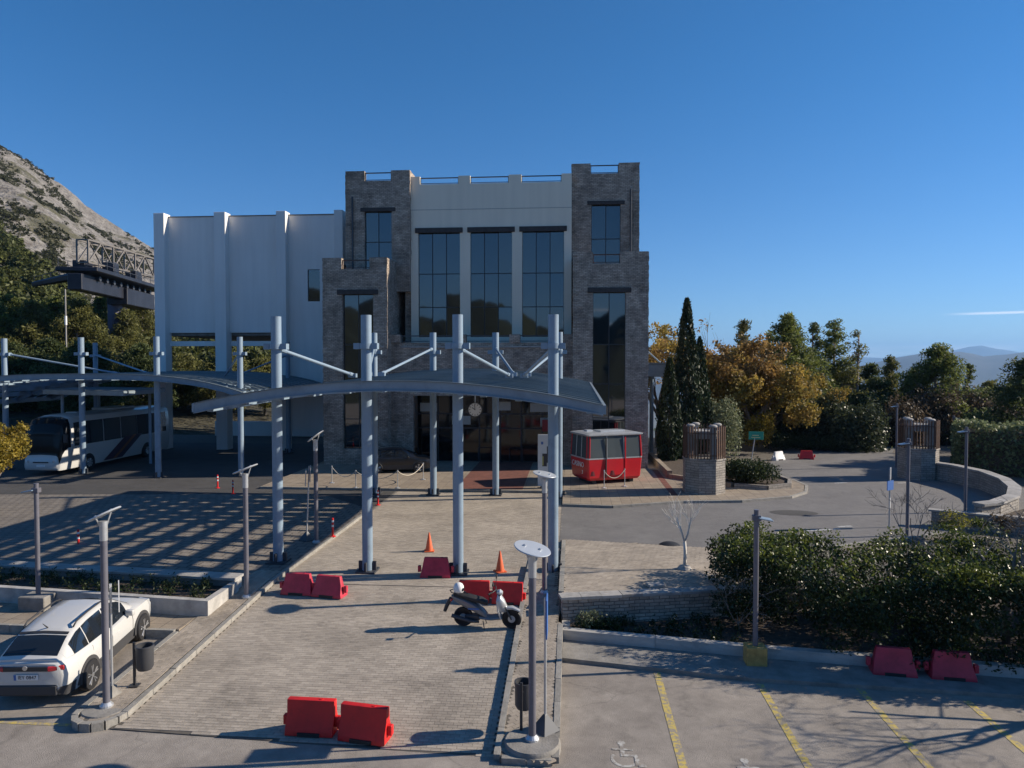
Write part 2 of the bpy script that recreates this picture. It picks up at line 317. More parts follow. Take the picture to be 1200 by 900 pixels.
def tag(o, label, cat, group=None):
    o['label'] = label; o['category'] = cat
    if group: o['group'] = group
    return o
def struct(o): o['kind'] = 'structure'; return o
def inst(name, me, m, parent, loc=(0, 0, 0), rz=0.0):
    o = bpy.data.objects.new(name, me); col.objects.link(o); o.parent = parent; o.location = loc; o.rotation_euler = (0, 0, rz)
    if m and not me.materials: me.materials.append(m)
    return o
def copy_tree(o, parent=None):
    c = o.copy(); col.objects.link(c)
    if parent: c.parent = parent
    for ch in list(o.children): copy_tree(ch, c)
    return c
def dup(o, loc, rz, label, sc=None):
    c = copy_tree(o); c.location = loc; c.rotation_euler = (0, 0, rz); c['label'] = label
    if sc: c.scale = (sc, sc, sc)
    return c
def text_mesh(txt, size, m, parent, mtx, name='lettering', ext=0.004, align='CENTER', xs=1.0):
    cu = bpy.data.curves.new('txt', 'FONT'); cu.body = txt; cu.size = size; cu.extrude = ext; cu.align_x = align; cu.align_y = 'CENTER'
    ob = bpy.data.objects.new('txt', cu); col.objects.link(ob); bpy.context.view_layer.update()
    me = bpy.data.meshes.new_from_object(ob.evaluated_get(bpy.context.evaluated_depsgraph_get()))
    bpy.data.objects.remove(ob); me.transform(Matrix.Diagonal((xs, 1, 1, 1))); me.transform(mtx)
    o = bpy.data.objects.new(name, me); col.objects.link(o); me.materials.clear(); me.materials.append(m); o.parent = parent; return o
def npmesh(name, V, F, m=None, parent=None, smooth=False):     # V (n,3), F (k,4 or 3)
    me = bpy.data.meshes.new(name); k = F.shape[1]
    me.vertices.add(len(V)); me.vertices.foreach_set('co', V.astype('f').ravel())
    me.loops.add(F.size); me.loops.foreach_set('vertex_index', F.astype('i').ravel())
    me.polygons.add(len(F)); me.polygons.foreach_set('loop_start', np.arange(0, F.size, k, dtype='i'))
    me.update(calc_edges=True); me.validate(); uvbox(me)
    if smooth: me.shade_smooth()
    else: me.shade_flat()
    o = bpy.data.objects.new(name, me); col.objects.link(o)
    if m: me.materials.append(m)
    if parent: o.parent = parent
    return o

# ------------------------------------------------------------------ foliage
def rdir(n):
    d = rng.normal(size=(n, 3)); return d/np.linalg.norm(d, axis=1)[:, None]
def leaf_obj(name, P, size, m, parent, asp=0.5, up=0.0, outward=None):
    n = len(P); L = size*(0.6+0.8*rng.random(n)); a = rdir(n)
    if up: a[:, 2] += up; a /= np.linalg.norm(a, axis=1)[:, None]
    b = np.cross(a, rdir(n) if outward is None else outward+0.9*rdir(n)); b /= np.linalg.norm(b, axis=1)[:, None]+1e-9
    a = a*L[:, None]*0.5; b = b*(L*asp)[:, None]*0.5
    V = np.stack([P-a, P+b, P+a, P-b], 1).reshape(-1, 3); F = np.arange(4*n).reshape(-1, 4)
    return npmesh(name, V, F, m, parent)
def clump_pts(cl, per, shell=0.55):       # cl: list of (x,y,z,rx,ry,rz); per: leaves per unit area weight
    out = []
    for x, y, z, rx, ry, rz in cl:
        k = max(8, int(per*(rx*ry+ry*rz+rx*rz)*4.2)); d = rdir(k)
        r = (shell+(1-shell)*rng.random(k)**0.6)*(0.86+0.28*rng.random(k))
        out.append(np.array([x, y, z])+d*r[:, None]*np.array([rx, ry, rz]))
    return np.concatenate(out)
def branches(mb, p, d, L, r, depth, spread=0.6, n=5, tips=None, droop=0.0, kids=(2, 4), seg=3, taper=0.62):
    pts = [Vector(p)]; rs = [r]; d = Vector(d).normalized()
    for i in range(seg):
        d = (d+Vector((random.gauss(0, 0.12), random.gauss(0, 0.12), random.gauss(0, 0.08)-droop))).normalized()
        pts.append(pts[-1]+d*L/seg); rs.append(r*(1-(1-taper)*(i+1)/seg))
    mb.tube(pts, rs, n, cap=False)
    if tips is not None: tips.append((pts[-1], d))
    if depth <= 0: return
    for k in range(random.randint(*kids)):
        t = random.uniform(0.45, 1.0); i = min(seg-1, int(t*seg)); q = pts[i].lerp(pts[i+1], t*seg-i)
        s = Vector((random.gauss(0, 1), random.gauss(0, 1), random.gauss(0.15, 0.7))).normalized()
        nd = (d*(1-spread)+s*spread).normalized()
        branches(mb, q, nd, L*random.uniform(0.55, 0.8), max(0.006, r*taper*random.uniform(0.55, 0.8)), depth-1, spread, max(3, n-1), tips, droop, kids, max(2, seg-1), taper)
def pine(px, ytop, D, w, label, m=None, dens=1.0, zb=-2.0, gaps=0.0, seed=0, conic=0.5, group='trees beyond the road', leaf=0.3):
    random.seed(seed); x, y, zt = PD(px, ytop, D); H = zt-zb
    t = thing('pine_tree', label, 'tree', (x, y, zb), 0, group); mb = MB(); cl = []
    top = Vector((random.gauss(0, 0.2), random.gauss(0, 0.2), H*0.97))
    mb.tube([(0, 0, 0), (top.x*0.4, top.y*0.4, H*0.5), top], [0.02*H+0.04, 0.014*H, 0.02], 7)
    n = int(64*(H/9)**0.5+20); w *= 1.3
    for i in range(n):
        f = 0.2+0.78*(i+random.random()*0.6)/n; h = H*f
        prof = min(1.0, (1.04-f)/(1-conic+0.05))*min(1, 0.5+f*1.3); rad = w*prof*random.uniform(0.55, 1.12)
        a = random.random()*2*math.pi; e = Vector((math.cos(a)*rad, math.sin(a)*rad, h+rad*random.uniform(0.05, 0.4)))
        st = Vector((top.x*f, top.y*f, h-0.1)); mb.tube([st, st.lerp(e, 0.5)+Vector((0, 0, 0.1)), e], [0.05, 0.035, 0.012], 4)
        if random.random() < gaps: continue
        s = w*random.uniform(0.15, 0.27)*(0.65+0.6*prof)
        cl.append((e.x, e.y, e.z, s*1.25, s*1.25, s*0.75))
        mid = st.lerp(e, 0.55); cl.append((mid.x, mid.y, mid.z+0.1, s, s, s*0.6))
    mb.build('trunk', M_barkgrey, t, smooth=True)
    P = clump_pts(cl, 15*dens*(0.34/leaf)**2, 0.1); leaf_obj('crown', P, leaf, m or L_pine, t, 0.3, 0.35)
    return t
def cypress(px, ytop, D, w, label, zb=0.0, seed=0, m=None):
    random.seed(seed); x, y, zt = PD(px, ytop, D); H = zt-zb
    t = thing('cypress_tree', label, 'tree', (x, y, zb), 0, 'cypresses beside the stone tower')
    MB().tube([(0, 0, 0), (0, 0, H*0.9)], [0.14, 0.02], 7).build('trunk', M_bark, t)
    k = int(5200*H/11*(w+0.4)); u = rng.random(k); z = H*(0.04+0.96*u**1.08); f = z/H
    rad = w*np.minimum(1, 0.55+f*3)*np.clip((1.02-f)/0.62, 0, 1)**0.72
    th = rng.random(k)*2*np.pi; lob = 1+0.16*np.sin(th*5+z*1.3)+0.1*np.sin(th*3-z*2.1)
    rr = rad*lob*(0.72+0.36*rng.random(k)); P = np.stack([rr*np.cos(th), rr*np.sin(th), z], 1)
    leaf_obj('crown', P, 0.3, m or L_cyp, t, 0.35, 1.3); return t
def shrub(x, y, z, rx, ry, rz, m, label, leaf=0.12, dens=60, n=9, name='shrub', cat='shrub', group=None, flat=0.0):
    t = thing(name, label, cat, (x, y, z), 0, group); cl = []
    for i in range(n):
        a = random.random()*6.283; q = math.sqrt(random.random())*0.62
        s = random.uniform(0.36, 0.56); cl.append((math.cos(a)*q*rx, math.sin(a)*q*ry, rz*random.uniform(0.38, 0.62)*(1-flat*0.2), rx*s, ry*s, rz*random.uniform(0.32, 0.46)))
    mb = MB()
    for i in range(6):
        a = random.random()*6.283; mb.tube([(0, 0, -0.05), (math.cos(a)*rx*0.25, math.sin(a)*ry*0.25, rz*0.35), (math.cos(a)*rx*0.5, math.sin(a)*ry*0.5, rz*0.7)], [0.03, 0.02, 0.008], 4)
    mb.build('stems', M_bark, t)
    P = clump_pts(cl, dens, 0.35); P = P[P[:, 2] > 0.02]; leaf_obj('foliage', P, leaf, m, t, 0.5, 0.25); return t
def broadleaf(px, ytop, D, w, label, m, zb=-2.0, seed=0, dens=16, leaf=0.26, bare=0.3, group='trees beyond the road', name='deciduous_tree'):
    random.seed(seed); x, y, zt = PD(px, ytop, D); H = zt-zb; t = thing(name, label, 'tree', (x, y, zb), 0, group)
    mb = MB(); tips = []
    branches(mb, (0, 0, 0), (0, 0, 1), H*0.38, 0.02*H+0.04, 0, seg=3)
    for k in range(7):
        a = k*0.9+random.random(); branches(mb, (0, 0, H*random.uniform(0.25, 0.38)), (math.cos(a)*0.75*w/H*2.2, math.sin(a)*0.75*w/H*2.2, 0.8), H*random.uniform(0.3, 0.4), 0.012*H+0.015, 3, 0.42, 5, tips, kids=(2, 4))
    mz = max(p.z for p, d in tips); sc = H/mz
    mb.v = [(a*sc**0.5, b*sc**0.5, c*sc) for a, b, c in mb.v]
    mb.build('trunk', M_barkgrey, t)
    cl = []
    for p, d in tips:
        if random.random() < bare and p.z*sc > H*0.72: continue
        s = w*random.uniform(0.12, 0.22); cl.append((p.x*sc**0.5, p.y*sc**0.5, min(p.z*sc, H*0.97), s*1.2, s*1.2, s*0.9))
    P = clump_pts(cl, dens, 0.1); leaf_obj('crown', P, leaf, m, t, 0.6); return t
def bare_tree(x, y, z, H, label, m, seed, spread=0.45, depth=4, r=0.05, name='bare_tree', trunk=0.35, kids=(2, 3)):
    random.seed(seed); t = thing(name, label, 'tree', (x, y, z)); mb = MB()
    mb.tube([(0, 0, -0.1), (0.02, 0, H*trunk*0.6), (0, 0.01, H*trunk)], [r*1.2, r, r*0.9], 7); mb.build('trunk', m, t, smooth=True); mb = MB()
    for k in range(4):
        a = k*1.7+random.random()
        branches(mb, (0, 0, H*trunk*random.uniform(0.9, 1)), (math.cos(a)*spread*1.3, math.sin(a)*spread*1.3, 1), H*0.33, r*0.62, depth, spread, 4, None, 0, kids)
    mb.build('crown', m, t); return t

# ================================================================== SETTING: terrain
def lerp_tab(tab, x):
    xs = [a for a, b in tab]; ys = [b for a, b in tab]; return float(np.interp(x, xs, ys))
def polar_grid(name, az, rad, hf, m):
    V = []; na, nr = len(az), len(rad)
    for a in az:
        for r in rad: V.append((-r*math.sin(a), r*math.cos(a), hf(a, r)))
    V = np.array(V); I = np.arange(na*nr).reshape(na, nr)
    F = np.stack([I[:-1, :-1], I[:-1, 1:], I[1:, 1:], I[1:, :-1]], -1).reshape(-1, 4)
    return struct(npmesh(name, V, F[:, ::-1], m, None, True))
def ground_h(a, r):
    if r < 70: return -0.78
    return -0.78-min(250.0, (r-70)*0.16)
M_ground = mat('valley_ground', (0.1, 0.105, 0.07), 0.95, var=0.4, vscale=0.004, c2=(0.17, 0.16, 0.13), detail=9)
polar_grid('ground', np.linspace(0, 2*math.pi, 97), [0.5, 40, 70, 90, 120, 180, 300, 600, 1200, 1650, 3000, 6000, 12000, 20000], ground_h, M_ground)
# mountain on the left: ridge elevation by azimuth (pixel columns of the ridge in view, carried on beyond the frame)
RIDGE = [(-1400, 330), (-900, 240), (-500, 150), (-250, 128), (-100, 140), (0, 172), (30, 186), (60, 205), (100, 236), (140, 265), (185, 293), (300, 345), (420, 392), (520, 440), (640, 470)]
def az_of(px): return YW-math.atan((px-600)/FPX)
def px_of(a): return 600+FPX*math.tan(YW-a)
NR1 = 470.0
def mount_h(a, r, rough=True):
    px = px_of(a) if (YW-a) > -1.35 else -1400
    py = lerp_tab(RIDGE, max(px, -1400)); Hh = CZ+NR1*(425-py)/FPX*math.cos(YW-a)
    t = (r-66)/(NR1-66)
    if t <= 0: return -1.2
    p = t**1.22 if t <= 1 else max(-0.5, 1-(t-1)*1.1)
    h = -1.2+(Hh+1.2)*p
    if rough:
        x, y = -r*math.sin(a), r*math.cos(a); k = min(1, max(0, (r-95)/90))
        h += k*(noise.fractal(Vector((x/70, y/70, 3.1)), 1.0, 2.1, 5)*6.5 + noise.ridged_multi_fractal(Vector((x/26, y/26, 1.7)), 0.9, 2.2, 4, 1.0, 2.0)*1.5-2.2 + noise.ridged_multi_fractal(Vector((x/9, y/9, 4.7)), 0.8, 2.2, 3, 1.0, 2.0)*0.85-0.9)
    return h
def rock_material():
    m = mat('limestone_slope', (0.4, 0.36, 0.33), 0.95, bump=1.0, bscale=0.55); n, l, b = nodes_of(m); tc = n.new('ShaderNodeTexCoord')
    n2 = [x for x in n if x.type == 'BUMP'][0]; n2.inputs['Distance'].default_value = 2.2
    mpg = n.new('ShaderNodeMapping'); mpg.inputs['Rotation'].default_value = (0.0, R(-24), R(30)); mpg.inputs['Scale'].default_value = (0.45, 1, 1.9); l.new(tc.outputs['Object'], mpg.inputs['Vector'])
    def nz(s, d, r=0.7):
        t = n.new('ShaderNodeTexNoise'); t.inputs['Scale'].default_value = s; t.inputs['Detail'].default_value = d; t.inputs['Roughness'].default_value = r; l.new(mpg.outputs[0], t.inputs['Vector']); return t.outputs['Fac']
    r1 = n.new('ShaderNodeValToRGB'); l.new(nz(0.16, 12, 0.82), r1.inputs[0]); e = r1.color_ramp.elements
    e[0].position = 0.36; e[0].color = (0.1, 0.083, 0.07, 1); e[1].position = 0.6; e[1].color = (0.265, 0.25, 0.23, 1); x = e.new(0.47); x.color = (0.175, 0.162, 0.148, 1)
    r2 = n.new('ShaderNodeValToRGB'); l.new(nz(0.045, 10, 0.75), r2.inputs[0]); r2.color_ramp.elements[0].position = 0.52; r2.color_ramp.elements[1].position = 0.58; r2.color_ramp.elements[0].color = (0, 0, 0, 1); r2.color_ramp.elements[1].color = (1, 1, 1, 1)
    mx = n.new('ShaderNodeMix'); mx.data_type = 'RGBA'; l.new(r2.outputs[0], mx.inputs['Factor']); l.new(r1.outputs[0], mx.inputs['A']); mx.inputs['B'].default_value = (0.09, 0.085, 0.05, 1)
    ln = n.new('ShaderNodeVectorMath'); ln.operation = 'LENGTH'; l.new(tc.outputs['Object'], ln.inputs[0]); ad = n.new('ShaderNodeMath'); ad.operation = 'MULTIPLY_ADD'; ad.inputs[1].default_value = 60; l.new(nz(0.03, 5), ad.inputs[0]); l.new(ln.outputs['Value'], ad.inputs[2])
    mr = n.new('ShaderNodeMapRange'); mr.inputs['From Min'].default_value = 165; mr.inputs['From Max'].default_value = 185; l.new(ad.outputs[0], mr.inputs['Value'])
    m2 = n.new('ShaderNodeMix'); m2.data_type = 'RGBA'; l.new(mr.outputs[0], m2.inputs['Factor']); m2.inputs['A'].default_value = (0.045, 0.04, 0.022, 1); l.new(mx.outputs['Result'], m2.inputs['B'])
    l.new(m2.outputs['Result'], b.inputs['Base Color']); return m
rad = list(np.linspace(66, 200, 50))+list(np.linspace(203, 520, 120))+list(np.linspace(530, 900, 24))
polar_grid('mountain', np.concatenate([np.linspace(az_of(600), az_of(240), 40)[:-1], np.linspace(az_of(240), az_of(-60), 170)[:-1], np.linspace(az_of(-60), R(118), 70)]), rad, mount_h, rock_material())
# wooded lower slope of the mountain (one mass) and scrub on the rock
def slope_scatter(n, pxr, rf, spread):
    out = []
    while len(out) < n:
        px = random.uniform(*pxr); r = rf(px)
        if r is None: continue
        a = az_of(px); out.append((-r*math.sin(a), r*math.cos(a), mount_h(a, r), r))
    return out
random.seed(3)
def wood_r(px):
    lim = lerp_tab([(-400, 320), (-100, 262), (0, 232), (40, 214), (85, 168), (130, 150), (230, 150), (430, 140)], px)
    r = 105+(lim-105)*math.sqrt(random.random()); 
    if random.random() < 0.55 and noise.noise(Vector((-r*math.sin(az_of(px))/14, r*math.cos(az_of(px))/14, 0))) > 0.25: return None
    return r
cl = []
for x, y, z, r in slope_scatter(900, (-330, 420), wood_r, 0):
    s = random.uniform(1.2, 2.4)
    for k in range(3): cl.append((x+random.gauss(0, 0.8), y+random.gauss(0, 0.8), z+s*random.uniform(0.8, 2.3), s*0.75, s*0.75, s*0.75))
o = leaf_obj('hillside_wood', clump_pts(cl, 5.5, 0.5), 0.95, leafmat('hill_pine', (0.115, 0.125, 0.035), (0.055, 0.068, 0.022), vscale=0.12), None, 0.5, 0.3)
o['kind'] = 'stuff'; tag(o, 'green pine wood covering the lower slope of the rocky mountain', 'wood')
cl = []
for x, y, z, r in slope_scatter(7500, (-200, 300), lambda px: (lambda r: r if noise.fractal(Vector((r/38, px/40, 5)), 1, 2, 3) > random.uniform(0.0, 0.35) else None)(random.uniform(150, 474)), 0):
    s = random.uniform(0.3, 0.95)*(1.6 if random.random() < 0.1 else 1); cl.append((x, y, z+s*0.4, s*1.2, s*1.2, s*0.8))
o = leaf_obj('mountain_scrub', clump_pts(cl, 2.2, 0.4), 0.75, leafmat('scrub_leaf', (0.075, 0.075, 0.035), (0.04, 0.045, 0.022), vscale=0.05), None, 0.6, 0.3)
o['kind'] = 'stuff'; tag(o, 'dark low scrub dotted over the bare rocky mountain slope', 'scrub')
# far hills over the valley, right
def far_hill(name, tab, D, depth, zb, m, n=120):
    xs = np.linspace(tab[0][0], tab[-1][0], n); V = []; J = 9
    for px in xs:
        py = lerp_tab(tab, px)
        for j in range(J):
            t = j/(J-1); d = D+(t-0.55)*depth; prof = math.sin(min(1, t/0.55)*math.pi/2)**1.3 if t < 0.55 else math.cos((t-0.55)/0.45*math.pi/2)
            x, y, z = PD(px, py, D); f = d/D; nz = noise.fractal(Vector((px/45, t*3, D/1000)), 1, 2, 5)*D*0.0022*(0.2+prof)
            V.append((x*f, y*f, zb+(z+(noise.fractal(Vector((px/9, 0.3, D)), 1, 2, 4)*D*0.0006)-zb)*prof+(nz if j not in (0, 5) else 0)))
    I = np.arange(n*J).reshape(n, J); F = np.stack([I[:-1, :-1], I[1:, :-1], I[1:, 1:], I[:-1, 1:]], -1).reshape(-1, 4)
    return struct(npmesh(name, np.array(V), F, m, None, True))
M_hill1 = mat('far_hill_woods', (0.045, 0.05, 0.045), 0.95, c2=(0.08, 0.08, 0.07), vscale=0.0022, detail=10)
far_hill('near_hills', [(560, 432), (700, 428), (820, 432), (930, 426), (1000, 430), (1050, 421), (1085, 413), (1105, 411), (1130, 412), (1152, 418), (1175, 416), (1200, 412), (1260, 404), (1400, 410), (1700, 422), (2200, 430)], 6500, 3600, -250, M_hill1)
far_hill('distant_mountains', [(400, 424), (800, 419), (950, 417), (1040, 420), (1110, 412), (1150, 404), (1165, 407), (1200, 414), (1300, 417), (1600, 410), (2300, 420)], 15000, 6000, -250, M_hill1)
# wooded hill behind the camera (seen mirrored in the windows)
def back_h(a, r):
    t = (r-45)/150; t = max(0, min(1, t)); s = 1-max(0, (r-215)/150)
    d = min(1, max(0, (1.6-abs(a-math.pi))/0.5))
    return -1.3+(t**1.2*(30+11*noise.fractal(Vector((a*5, 0.2, 0)), 1, 2, 5))+noise.noise(Vector((a*60, r/9, 0)))*2.2*t)*max(0, s)*d
polar_grid('wooded_hill', np.linspace(math.pi-1.6, math.pi+1.6, 220), np.linspace(45, 360, 44), back_h, mat('hill_wood_cover', (0.035, 0.045, 0.02), 0.95, c2=(0.018, 0.025, 0.012), vscale=0.25, bump=1, bscale=0.6))

# ================================================================== SETTING: lot, plaza, ramp, road
def zr(y): return -0.6+0.6*min(1, max(0, (y-13.4)/8.6))
def sheet(name, poly, z, m, th=0.05, kind=True):
    o = MB().prism(poly, (lambda x, y: z-th) if not callable(z) else (lambda x, y: z(x, y)-th), z).build(name, m)
    return struct(o) if kind else o
lot = sheet('parking_lot', [(-60, -40), (45, -40), (45, 26), (-60, 26)], -0.6, M_lot, 0.15)
plaza = struct(MB().prism([(-70, 26.0), (-18.5, 22.2), (-10.4, 22.0), (-0.3, 22.0), (4.65, 22.0), (16, 24.6), (45, 27), (62, 45), (62, 62), (20, 68), (-70, 66)], -1.2, -0.009).build('plaza_base', M_sand))
ramp = struct(MB().prism([(-9.5, 13.9), (-1.4, 13.5), (-1.4, 22.0), (-9.5, 22.0)], -1.0, lambda x, y: zr(y)-0.009).build('ramp', M_sand))
# ---- pavers
PV = MB().box(0, 0, -0.03, 1, 1, 0.06).mesh('paver', bevel=0); PV.materials.append(M_paver)
def pavers(name, inside, x0, x1, y0, y1, w, h, zf, m, parent, rot=0.0, gap=0.007, keep=None, jz=0.0016):
    c, s = math.cos(rot), math.sin(rot); cx, cy = (x0+x1)/2, (y0+y1)/2; S = max(x1-x0, y1-y0)*0.75
    Q = []
    nrow = int(2*S/h)
    for j in range(nrow):
        v = -S+j*h; off = (j % 2)*w/2
        for i in range(int(2*S/w)+1):
            u = -S+i*w+off; x, y = cx+u*c-v*s, cy+u*s+v*c
            if x0 <= x <= x1 and y0 <= y <= y1 and inside(x, y): Q.append((x, y))
    if keep is not None:
        big = sorted(Q, key=keep)[:300]; bs = set(big); Q = [q for q in Q if q not in bs]
        for x, y in big:
            o = inst('paver', PV, None, parent, (x, y, zf(x, y)+random.uniform(-jz, jz)+0.001), rot); o.scale = (w-gap, h-gap, 1)
            o.rotation_euler = (math.atan(zf(x, y+0.5)-zf(x, y-0.5)), 0, rot)
    Q = np.array(Q); n = len(Q); hw, hh = (w-gap)/2, (h-gap)/2
    cor = np.array([(-hw, -hh), (hw, -hh), (hw, hh), (-hw, hh)])@np.array([[c, s], [-s, c]])
    XY = Q[:, None, :]+cor[None]; j = rng.uniform(-jz, jz, (n, 1))
    zt = np.vectorize(zf)(XY[:, :, 0], XY[:, :, 1])+j+rng.uniform(-jz*0.4, jz*0.4, (n, 4))
    top = np.concatenate([XY, zt[:, :, None]], 2); bot = top.copy(); bot[:, :, 2] -= 0.03
    V = np.concatenate([top, bot], 1).reshape(-1, 3); b = (np.arange(n)*8)[:, None, None]
    F = (b+np.array([(0, 1, 2, 3), (4, 5, 1, 0), (5, 6, 2, 1), (6, 7, 3, 2), (7, 4, 0, 3)])[None]).reshape(-1, 4)
    o = npmesh(name, V, F, m, parent); o['kind'] = 'stuff'; return o
zramp = lambda x, y: zr(y)
pavers('paving', lambda x, y: y > 13.95-(x+9.5)*0.05, -9.36, -1.46, 13.4, 21.95, 0.2, 0.1, zramp, M_paver, ramp, keep=lambda q: q[1]+0.05*q[0])
def in_poly(poly):
    def f(x, y):
        r = False; n = len(poly)
        for i in range(n):
            (xa, ya), (xb, yb) = poly[i], poly[i-1]
            if (ya > y) != (yb > y) and x < (xb-xa)*(y-ya)/(yb-ya)+xa: r = not r
        return r
    return f
pavers('paving', lambda x, y: True, -9.36, -0.42, 21.98, 38.2, 0.2, 0.1, lambda x, y: 0.0, M_paver, plaza)
POLY_R = [(-0.3, 20.15), (4.45, 21.25), (6.6, 21.75), (6.6, 26.6), (5.6, 27.0), (2.5, 27.7), (-0.3, 28.05)]
zrp = lambda x, y: 0.05+0.39*min(1, max(0, (28-y)/7.5))
pr = struct(MB().prism(POLY_R, -0.9, lambda x, y: zrp(x, y)-0.009).build('right_plaza', M_sand))
pavers('paving', in_poly([(x+(0.04 if x < 0 else -0.06), y) for x, y in POLY_R]), -0.3, 6.6, 20.1, 28.1, 0.24, 0.12, zrp, M_paver2, pr, rot=R(34))
# footpaths flanking the ramp
zpath = lambda x, y: zr(y)+0.11
POLY_LS = [(-10.4, 14.3), (-10.25, 14.0), (-9.9, 13.85), (-9.5, 14.2), (-9.5, 22.9), (-10.4, 22.9)]
fl = struct(MB().prism(POLY_LS, -1.0, lambda x, y: zpath(x, y)-0.009).build('left_footpath', M_sand))
pavers('paving', in_poly(POLY_LS), -10.4, -9.5, 13.8, 22.9, 0.2, 0.12, zpath, M_paver2, fl, rot=R(90))
POLY_RS = [(-1.33, 13.3), (-0.33, 13.3), (-0.33, 21.95), (-1.33, 21.95)]
fr = struct(MB().prism(POLY_RS, -1.0, lambda x, y: zpath(x, y)-0.009).build('right_footpath', M_sand))
pavers('paving', in_poly(POLY_RS), -1.33, -0.33, 13.3, 21.95, 0.2, 0.1, zpath, M_paver2, fr, rot=R(38))
KS = MB().box(0, 0, 0, 1, 1, 1).mesh('kerb_stone'); KS.materials.append(M_kerb)
def kerbs(pts, w, h, zf, parent, L=0.95, m=None, name='kerb_stone'):
    """kerb stones laid end to end along a polyline; zf gives the top"""
    for (xa, ya), (xb, yb) in zip(pts[:-1], pts[1:]):
        d = math.hypot(xb-xa, yb-ya); n = max(1, round(d/L)); a = math.atan2(yb-ya, xb-xa)
        for i in range(n):
            t = (i+0.5)/n; x, y = xa+(xb-xa)*t, ya+(yb-ya)*t; zt = zf(x, y)
            o = bpy.data.objects.new(name, KS if m is None else m); col.objects.link(o); o.parent = parent
            sl = (zf(x+(xb-xa)/d*0.3, y+(yb-ya)/d*0.3)-zf(x-(xb-xa)/d*0.3, y-(yb-ya)/d*0.3))/0.6
            o.location = (x, y, zt-h/2+random.uniform(-0.004, 0.004)); o.rotation_euler = (0, -math.atan(sl), a+random.gauss(0, 0.004)); o.scale = (d/n-0.012, w*random.uniform(0.97, 1.02), h)
KSW = MB().box(0, 0, 0, 1, 1, 1).mesh('white_kerb_stone'); KSW.materials.append(M_kerbwhite)
kerbs([(-9.43, 14.3), (-9.43, 33.0)], 0.13, 0.34, lambda x, y: zr(y)+0.125, fl)
arc = [(-9.95+0.52*math.cos(t), 14.35+0.56*math.sin(t)) for t in np.linspace(0, -math.pi, 8)]
kerbs(arc, 0.13, 0.3, lambda x, y: -0.42, fl, 0.3)
kerbs([(-10.46, 14.4), (-10.46, 18.1)], 0.13, 0.3, lambda x, y: zr(y)+0.122, fl)
kerbs([(-1.39, 13.4), (-1.39, 24.4)], 0.13, 0.36, lambda x, y: zr(y)+0.125, fr)
kerbs([(-0.27, 13.4), (-0.27, 19.3)], 0.13, 0.36, lambda x, y: zr(y)+0.12, fr)
fr2 = struct(MB().b2(-1.33, -0.31, 21.95, 26.5, -0.2, 0.1).build('right_footpath_end', M_sand)); pavers('paving', lambda x, y: True, -1.28, -0.4, 21.98, 26.45, 0.2, 0.1, lambda x, y: 0.11, M_paver2, fr2, rot=0)
kerbs([(-0.26, 20.35), (-0.26, 27.9)], 0.15, 0.5, lambda x, y: zrp(x, y)+0.012, pr, 0.9)
kerbs([(-1.3, 13.34), (-0.34, 13.34)], 0.12, 0.3, lambda x, y: zr(y)+0.12, fr, 0.5)
# left: upper plaza, path before the planter, drive
def zlp(x, y): return 0.1+0.3*min(1, max(0, (-10.6-x)/3.5))*min(1, max(0, (31-y)/8))
FL = [(-10.3, 21.2), (-18.5, 21.95), (-40, 23.9), (-70, 26.6)]
gx = [-9.5, -10.0, -10.4, -10.6, -11.5, -12.5, -13.3, -14.1, -16, -20, -30, -40, -55, -70]; V = []; NY = 14
for x in gx:
    ya = 22.9 if x > -10.35 else float(np.interp(-x, [-a for a, b in FL], [b for a, b in FL])); yb = 33+(3.5*(-9.5-x)/3.5 if x > -13 else 3.5-5*(-13-x)/57)
    for k in range(NY): y = ya+(yb-ya)*k/(NY-1); V.append((x, y, zlp(x, y)))
I = np.arange(len(gx)*NY).reshape(len(gx), NY); lp = struct(npmesh('left_plaza', np.array(V), np.stack([I[:-1, :-1], I[:-1, 1:], I[1:, 1:], I[1:, :-1]], -1).reshape(-1, 4), M_plazafar))
dr = sheet('drive', [(-70, 31.5), (-13, 36.5), (-9.5, 33.0), (-9.5, 38.3), (-17.2, 38.4), (-17.2, 60), (-70, 60)], 0.002, M_darkasph, 0.1)
pth = sheet('planter_path', [(-40, 18.15), (-10.42, 18.15), (-10.42, 19.25), (-17, 19.95), (-40, 22.3)], -0.12, M_slab, 0.6)
kerbs([(-30, 18.1), (-10.5, 18.1)], 0.12, 0.5, lambda x, y: -0.11, pth)
bay = struct(MB().prism([(-19, 15.4), (-10.53, 15.4), (-10.53, 18.04), (-19, 18.04)], -0.7, lambda x, y: -0.597+0.26*(y-15.4)/2.64).build('parking_bay', M_lot))
# right: concrete strip along the planter, road, sidewalks
sw = sheet('lot_footway', [(-0.2, 18.05), (4.28, 17.25), (14, 16.6), (30, 15.8), (30, 17.2), (14, 17.6), (-0.2, 19.3)], -0.5, M_conc, 0.2)
ROADP = [(-0.42, 28.08), (2.5, 27.7), (5.6, 27.05), (6.6, 26.6), (9, 27.2), (11.5, 28.7), (15, 30.2), (17.6, 33), (19.4, 33.6), (22.3, 35.2), (24.5, 38.2), (25.2, 42), (24.6, 45.5), (22.8, 48.2), (22.6, 51), (25, 58), (29, 66), (20, 66), (15.8, 56), (13.4, 50), (12.3, 46.5), (13.15, 43.4), (13.3, 41.4), (12.6, 39.3), (11.3, 37.75), (8.5, 36.5), (5.6, 36.1), (2, 34.6), (-0.42, 34.5)]
road = sheet('road', ROADP, 0.001, M_road, 0.1)
ap = sheet('road_apron', [(-0.42, 34.5), (2, 34.6), (-0.42, 38.2)], 0.004, M_road, 0.1)
